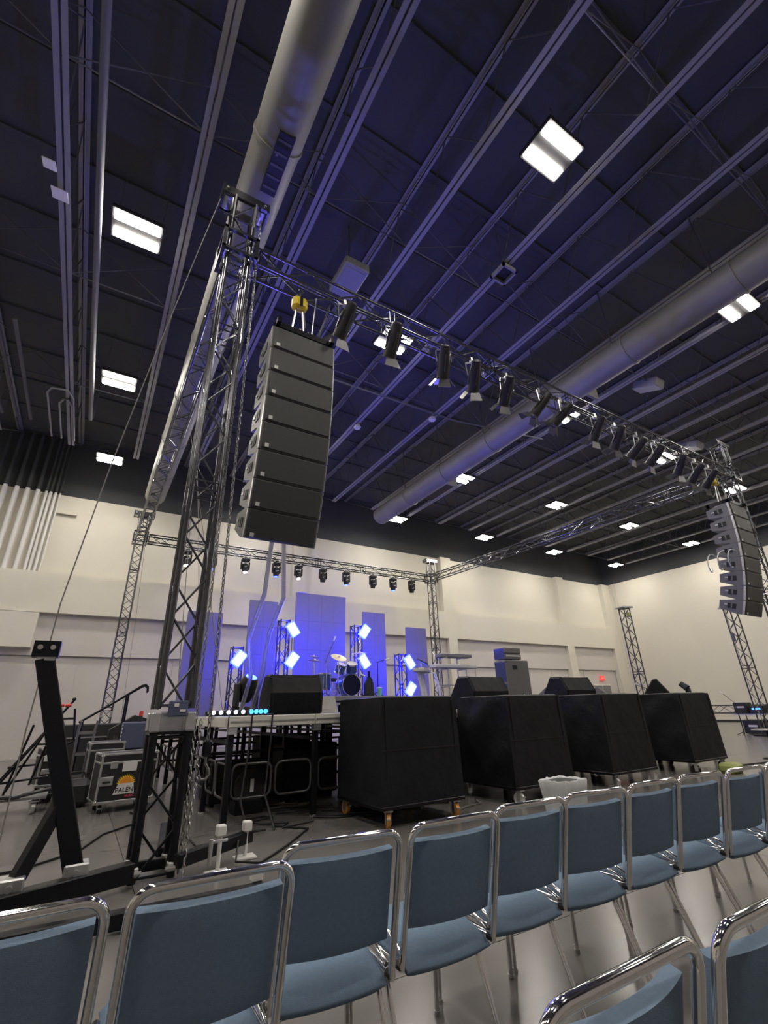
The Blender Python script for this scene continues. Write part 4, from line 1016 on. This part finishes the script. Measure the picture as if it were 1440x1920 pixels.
# ------------------------------------------------------------------ trash can with bag, yellow sack
t = thing('trash_can', 'square dark trash can lined with a white bag by chairs', 'trash can', (4.93, 4.17, 0), .12)
MB().prism([(-.14, 0), (.14, 0), (.18, .49), (-.18, .49)], 'y', -.15, .15).build('bin', 'box_black', t)
mb = MB(); ring = []
def sq(r_, z, wob):
    out = []
    for k in range(32):
        a = 2*PI*k/32; c, s_ = math.cos(a), math.sin(a); q = r_/max(abs(c), abs(s_))**.85
        out.append((q*c, q*s_*.85, z+wob*math.sin(k*2.3)+wob*.6*math.sin(k*5.1)))
    return out
rows = [sq(.185, .16, .004), sq(.20, .3, .003), sq(.216, .42, .003), sq(.226, .49, .004), sq(.212, .505, .006), sq(.17, .48, .008), sq(.15, .40, .006)]
vs = [p for r_ in rows for p in r_]; fs = [(i*32+k, i*32+(k+1) % 32, (i+1)*32+(k+1) % 32, (i+1)*32+k) for i in range(len(rows)-1) for k in range(32)]
mb.add(vs, fs).build('bag_liner', 'bag_film', t, smooth=70)
MB().rbox((.02, .02, .40), (.25, .2, .16), .05).build('rubbish', 'amp_grey', t)
t = thing('yellow_sack', 'small yellow-green sack on floor under rightmost covered speaker', 'sack', (10.9, 5.15, 0))
MB().rbox((0, 0, .09), (.42, .3, .18), .05).build('body', 'yellow_green', t); MB().rbox((.1, -.13, .08), (.12, .05, .10), .02).build('flap', 'yellow', t)

# ------------------------------------------------------------------ gear table at far right
t = thing('folding_table', 'long folding table under black gear by right wall', 'table', (23.3, 9.0, 0))
MB().rbox((0, 0, .72), (.75, 2.4, .04), .01).build('table_top', 'alloy', t)
for y in (-1.0, 1.0):
    for x in (-.3, .3): MB().cyl((x, y, 0), (x, y, .7), .016, n=8).build('leg', 'black_paint', t)
for k, (y, h, m_, lb) in enumerate(((.9, .42, 'box_black', 'black equipment rack on far table, nearest the trusses'), (.35, .3, 'box_black', 'low black equipment case on the far table'), (-.3, .36, 'blue_grey', 'blue-grey equipment case on the far table'))):
    q = thing('equipment_case', lb, 'case', (23.3, 9.0+y, .74))
    MB().rbox((0, 0, h/2), (.5, .48, h), .02).build('body', m_, q); MB().rbox((-.255, 0, h*.6), (.012, .3, .06), .004).build('front_panel', 'cyan_cells' if k == 1 else 'badge', q)
for k, (x, y, s_, lb) in enumerate(((23.2, 9.6, .5, 'black case on floor under the far table, left end'), (23.2, 8.7, .42, 'black case on floor under the far table, middle'))):
    q = thing('equipment_case', lb, 'case', (x, y, 0)); MB().rbox((0, 0, s_/2+.02), (.5, .7, s_), .03).build('body', 'box_black', q); MB().box((-.255, 0, s_*.6), (.01, .3, .08)).build('label_plate', 'badge', q)
stand('dark angled microphone stand by the far table', 22.4, 9.75, 0, 1.15, (.15, .4, .35), 'black_paint')
t = thing('bar_table', 'small silver-topped stand table at right edge of picture', 'table', (14.05, 5.62, 0))
MB().lathe([(.30, .60), (.31, .62), (.02, .63)], 24).build('table_top', 'alloy', t, smooth=30); MB().cyl((0, 0, .03), (0, 0, .6), .025, n=10).build('stem', 'black_paint', t); MB().lathe([(.25, 0), (.25, .02), (.03, .05)], 20).build('base', 'black_paint', t, smooth=30)
rope('black cable trailing right from rightmost covered speaker', [(11.5, 5.6, .02), (12.6, 5.45, .012), (13.8, 5.3, .012), (14.8, 5.45, .012), (15.4, 5.9, .012)], .02, 'cable_black', 'cable', 'cable')
rope('thin pale cable lying on floor between first two covered speakers', [(4.6, 5.75, .012), (4.9, 5.9, .012), (5.2, 5.95, .012), (5.35, 6.2, .012)], .012, 'rope_grey', 'cable', 'cable')

# ------------------------------------------------------------------ chairs
HW = .222
def arc_u(top, zc, r_, y_of):
    pts = [(-HW, y_of(.40), .40), (-HW, y_of(.55), .55), (-HW, y_of(.70), .70)]
    for k in range(7):
        a = PI-k*PI/12; z = top-r_+r_*math.sin(a); pts.append((-HW+r_+r_*math.cos(a), y_of(z), z))
    for k in range(7):
        a = PI/2-k*PI/12; z = top-r_+r_*math.sin(a); pts.append((HW-r_+r_*math.cos(a), y_of(z), z))
    pts += [(HW, y_of(.70), .70), (HW, y_of(.55), .55), (HW, y_of(.40), .40)]
    return pts
def cushion(nx_, nz_, fn, back, rim):
    """two-sided padded sheet: fn(u,v) -> centre point, normal, half thickness"""
    vs = []; fs = []
    for side in (0, 1):
        for j in range(nz_+1):
            for i in range(nx_+1):
                u, v = i/nx_*2-1, j/nz_*2-1
                p, n_, th = fn(u, v); e = rim+(1-rim)*(1-max(abs(u)**6, abs(v)**6))**.5
                vs.append(Vector(p)+Vector(n_)*(th*e*(1 if side else -back)))
    w_ = nx_+1; off = w_*(nz_+1)
    for j in range(nz_):
        for i in range(nx_):
            a = j*w_+i
            fs.append((a, a+w_, a+w_+1, a+1)); fs.append((off+a, off+a+1, off+a+w_+1, off+a+w_))
    edge = [i for i in range(w_)]+[j*w_+nx_ for j in range(1, nz_+1)]+[nz_*w_+i for i in range(nx_-1, -1, -1)]+[j*w_ for j in range(nz_-1, 0, -1)]
    for k in range(len(edge)):
        a, b = edge[k], edge[(k+1) % len(edge)]; fs.append((a, b, off+b, off+a))
    return vs, fs
def chair_parts(t):
    yo = lambda z: -.215-(z-.40)*.25
    MB().tube(arc_u(.872, .4, .055, yo), .0128, 12).build('back_frame', 'chrome', t, smooth=60)
    def fb(u, v):
        z = .672+v*.145; x = u*.203; bow = -.034*(1-u*u)
        z2 = z
        return (x, yo(z)+.036+bow, z2), (0, .97, .24), .020
    vs, fs = cushion(16, 14, fb, 1.0, .8); MB().add(vs, fs).build('backrest', 'fabric', t, smooth=60)
    def fs_(u, v):
        y = .025+v*.245; x = u*.212*(1-.05*max(0, -v)**2); drop = -.03*max(0, -v)**3-.02*max(0, v)**4-.012*(1-u*u)*max(0, -v)
        return (x, y, .425+drop), (0, 0, 1), .04
    vs, fs = cushion(16, 14, fs_, 1.25, .12); MB().add(vs, fs).build('seat', 'fabric', t, smooth=60)
    MB().rbox((0, .03, .375), (.36, .36, .02), .008).build('seat_pan', 'rubber', t)
    for s_ in (-1, 1):
        x = s_*HW
        MB().tube([(x, .235, .0), (x, .235, .36), (x, .225, .395), (x, .19, .41), (x, .0, .41), (x, -.20, .415)], .0115, 10).build('front_leg', 'chrome', t, smooth=60)
        MB().tube([(x*.97, .08, .40), (x*.97, -.03, .395), (x*.98, -.075, .37), (x, -.10, .33), (x*1.02, -.255, .0)], .0115, 10).build('rear_leg', 'chrome', t, smooth=60)
        MB().tube([(x*.95, -.20, .44), (x*.92, -.10, .475), (x*.92, .0, .465)], .009, 8).build('seat_bar', 'chrome', t, smooth=60)
        MB().rbox((x, -.205, .412), (.03, .045, .028), .008).build('bracket', 'rubber', t)
        for y_ in (.235, -.255):
            MB().cyl((x*(1.02 if y_ < 0 else 1), y_, 0), (x*(1.02 if y_ < 0 else 1), y_, .015), .014, n=10).build('foot', 'zinc', t)
    MB().tube([(-HW, .0, .39), (HW, .0, .39)], .009, 8).build('stretcher', 'chrome', t)
    return t
CH = [(-.06, 1.98, -.03), (.44, 1.975, -.03), (.945, 2.115, -.11), (1.435, 2.11, -.04), (1.935, 2.15, -.07), (2.425, 2.14, -.12), (2.92, 2.135, -.06), (3.425, 2.12, -.10), (3.915, 2.08, -.08), (4.42, 2.07, -.05), (.895, 1.01, .0), (1.395, 1.00, .0)]
names = ['leftmost chair of the front row, cut by picture edge', 'second chair from left in the front row, largest', 'third chair from left in the front row', 'fourth chair from left in the front row', 'fifth chair from left, before the trash can', 'sixth chair from left in the front row', 'seventh chair from left in the front row', 'eighth chair from left in the front row', 'ninth chair from left in the front row', 'rightmost chair of the front row, cut by picture edge', 'near chair at bottom right, left one of the back row', 'near chair at bottom right corner, cut by picture edge']
c0 = None
for (x, y, rz), nm in zip(CH, names):
    t = bpy.data.objects.new('stacking_chair', None); COL.objects.link(t)
    if c0 is None: c0 = chair_parts(t)
    else:
        for ch in list(c0.children):
            q = ch.copy(); COL.objects.link(q); q.parent = t
    t.location = (x, y, 0); t.rotation_euler = (0, 0, rz)
    tag(t, 'slate-blue chrome chair, '+nm, 'chair', 'blue stacking chairs')
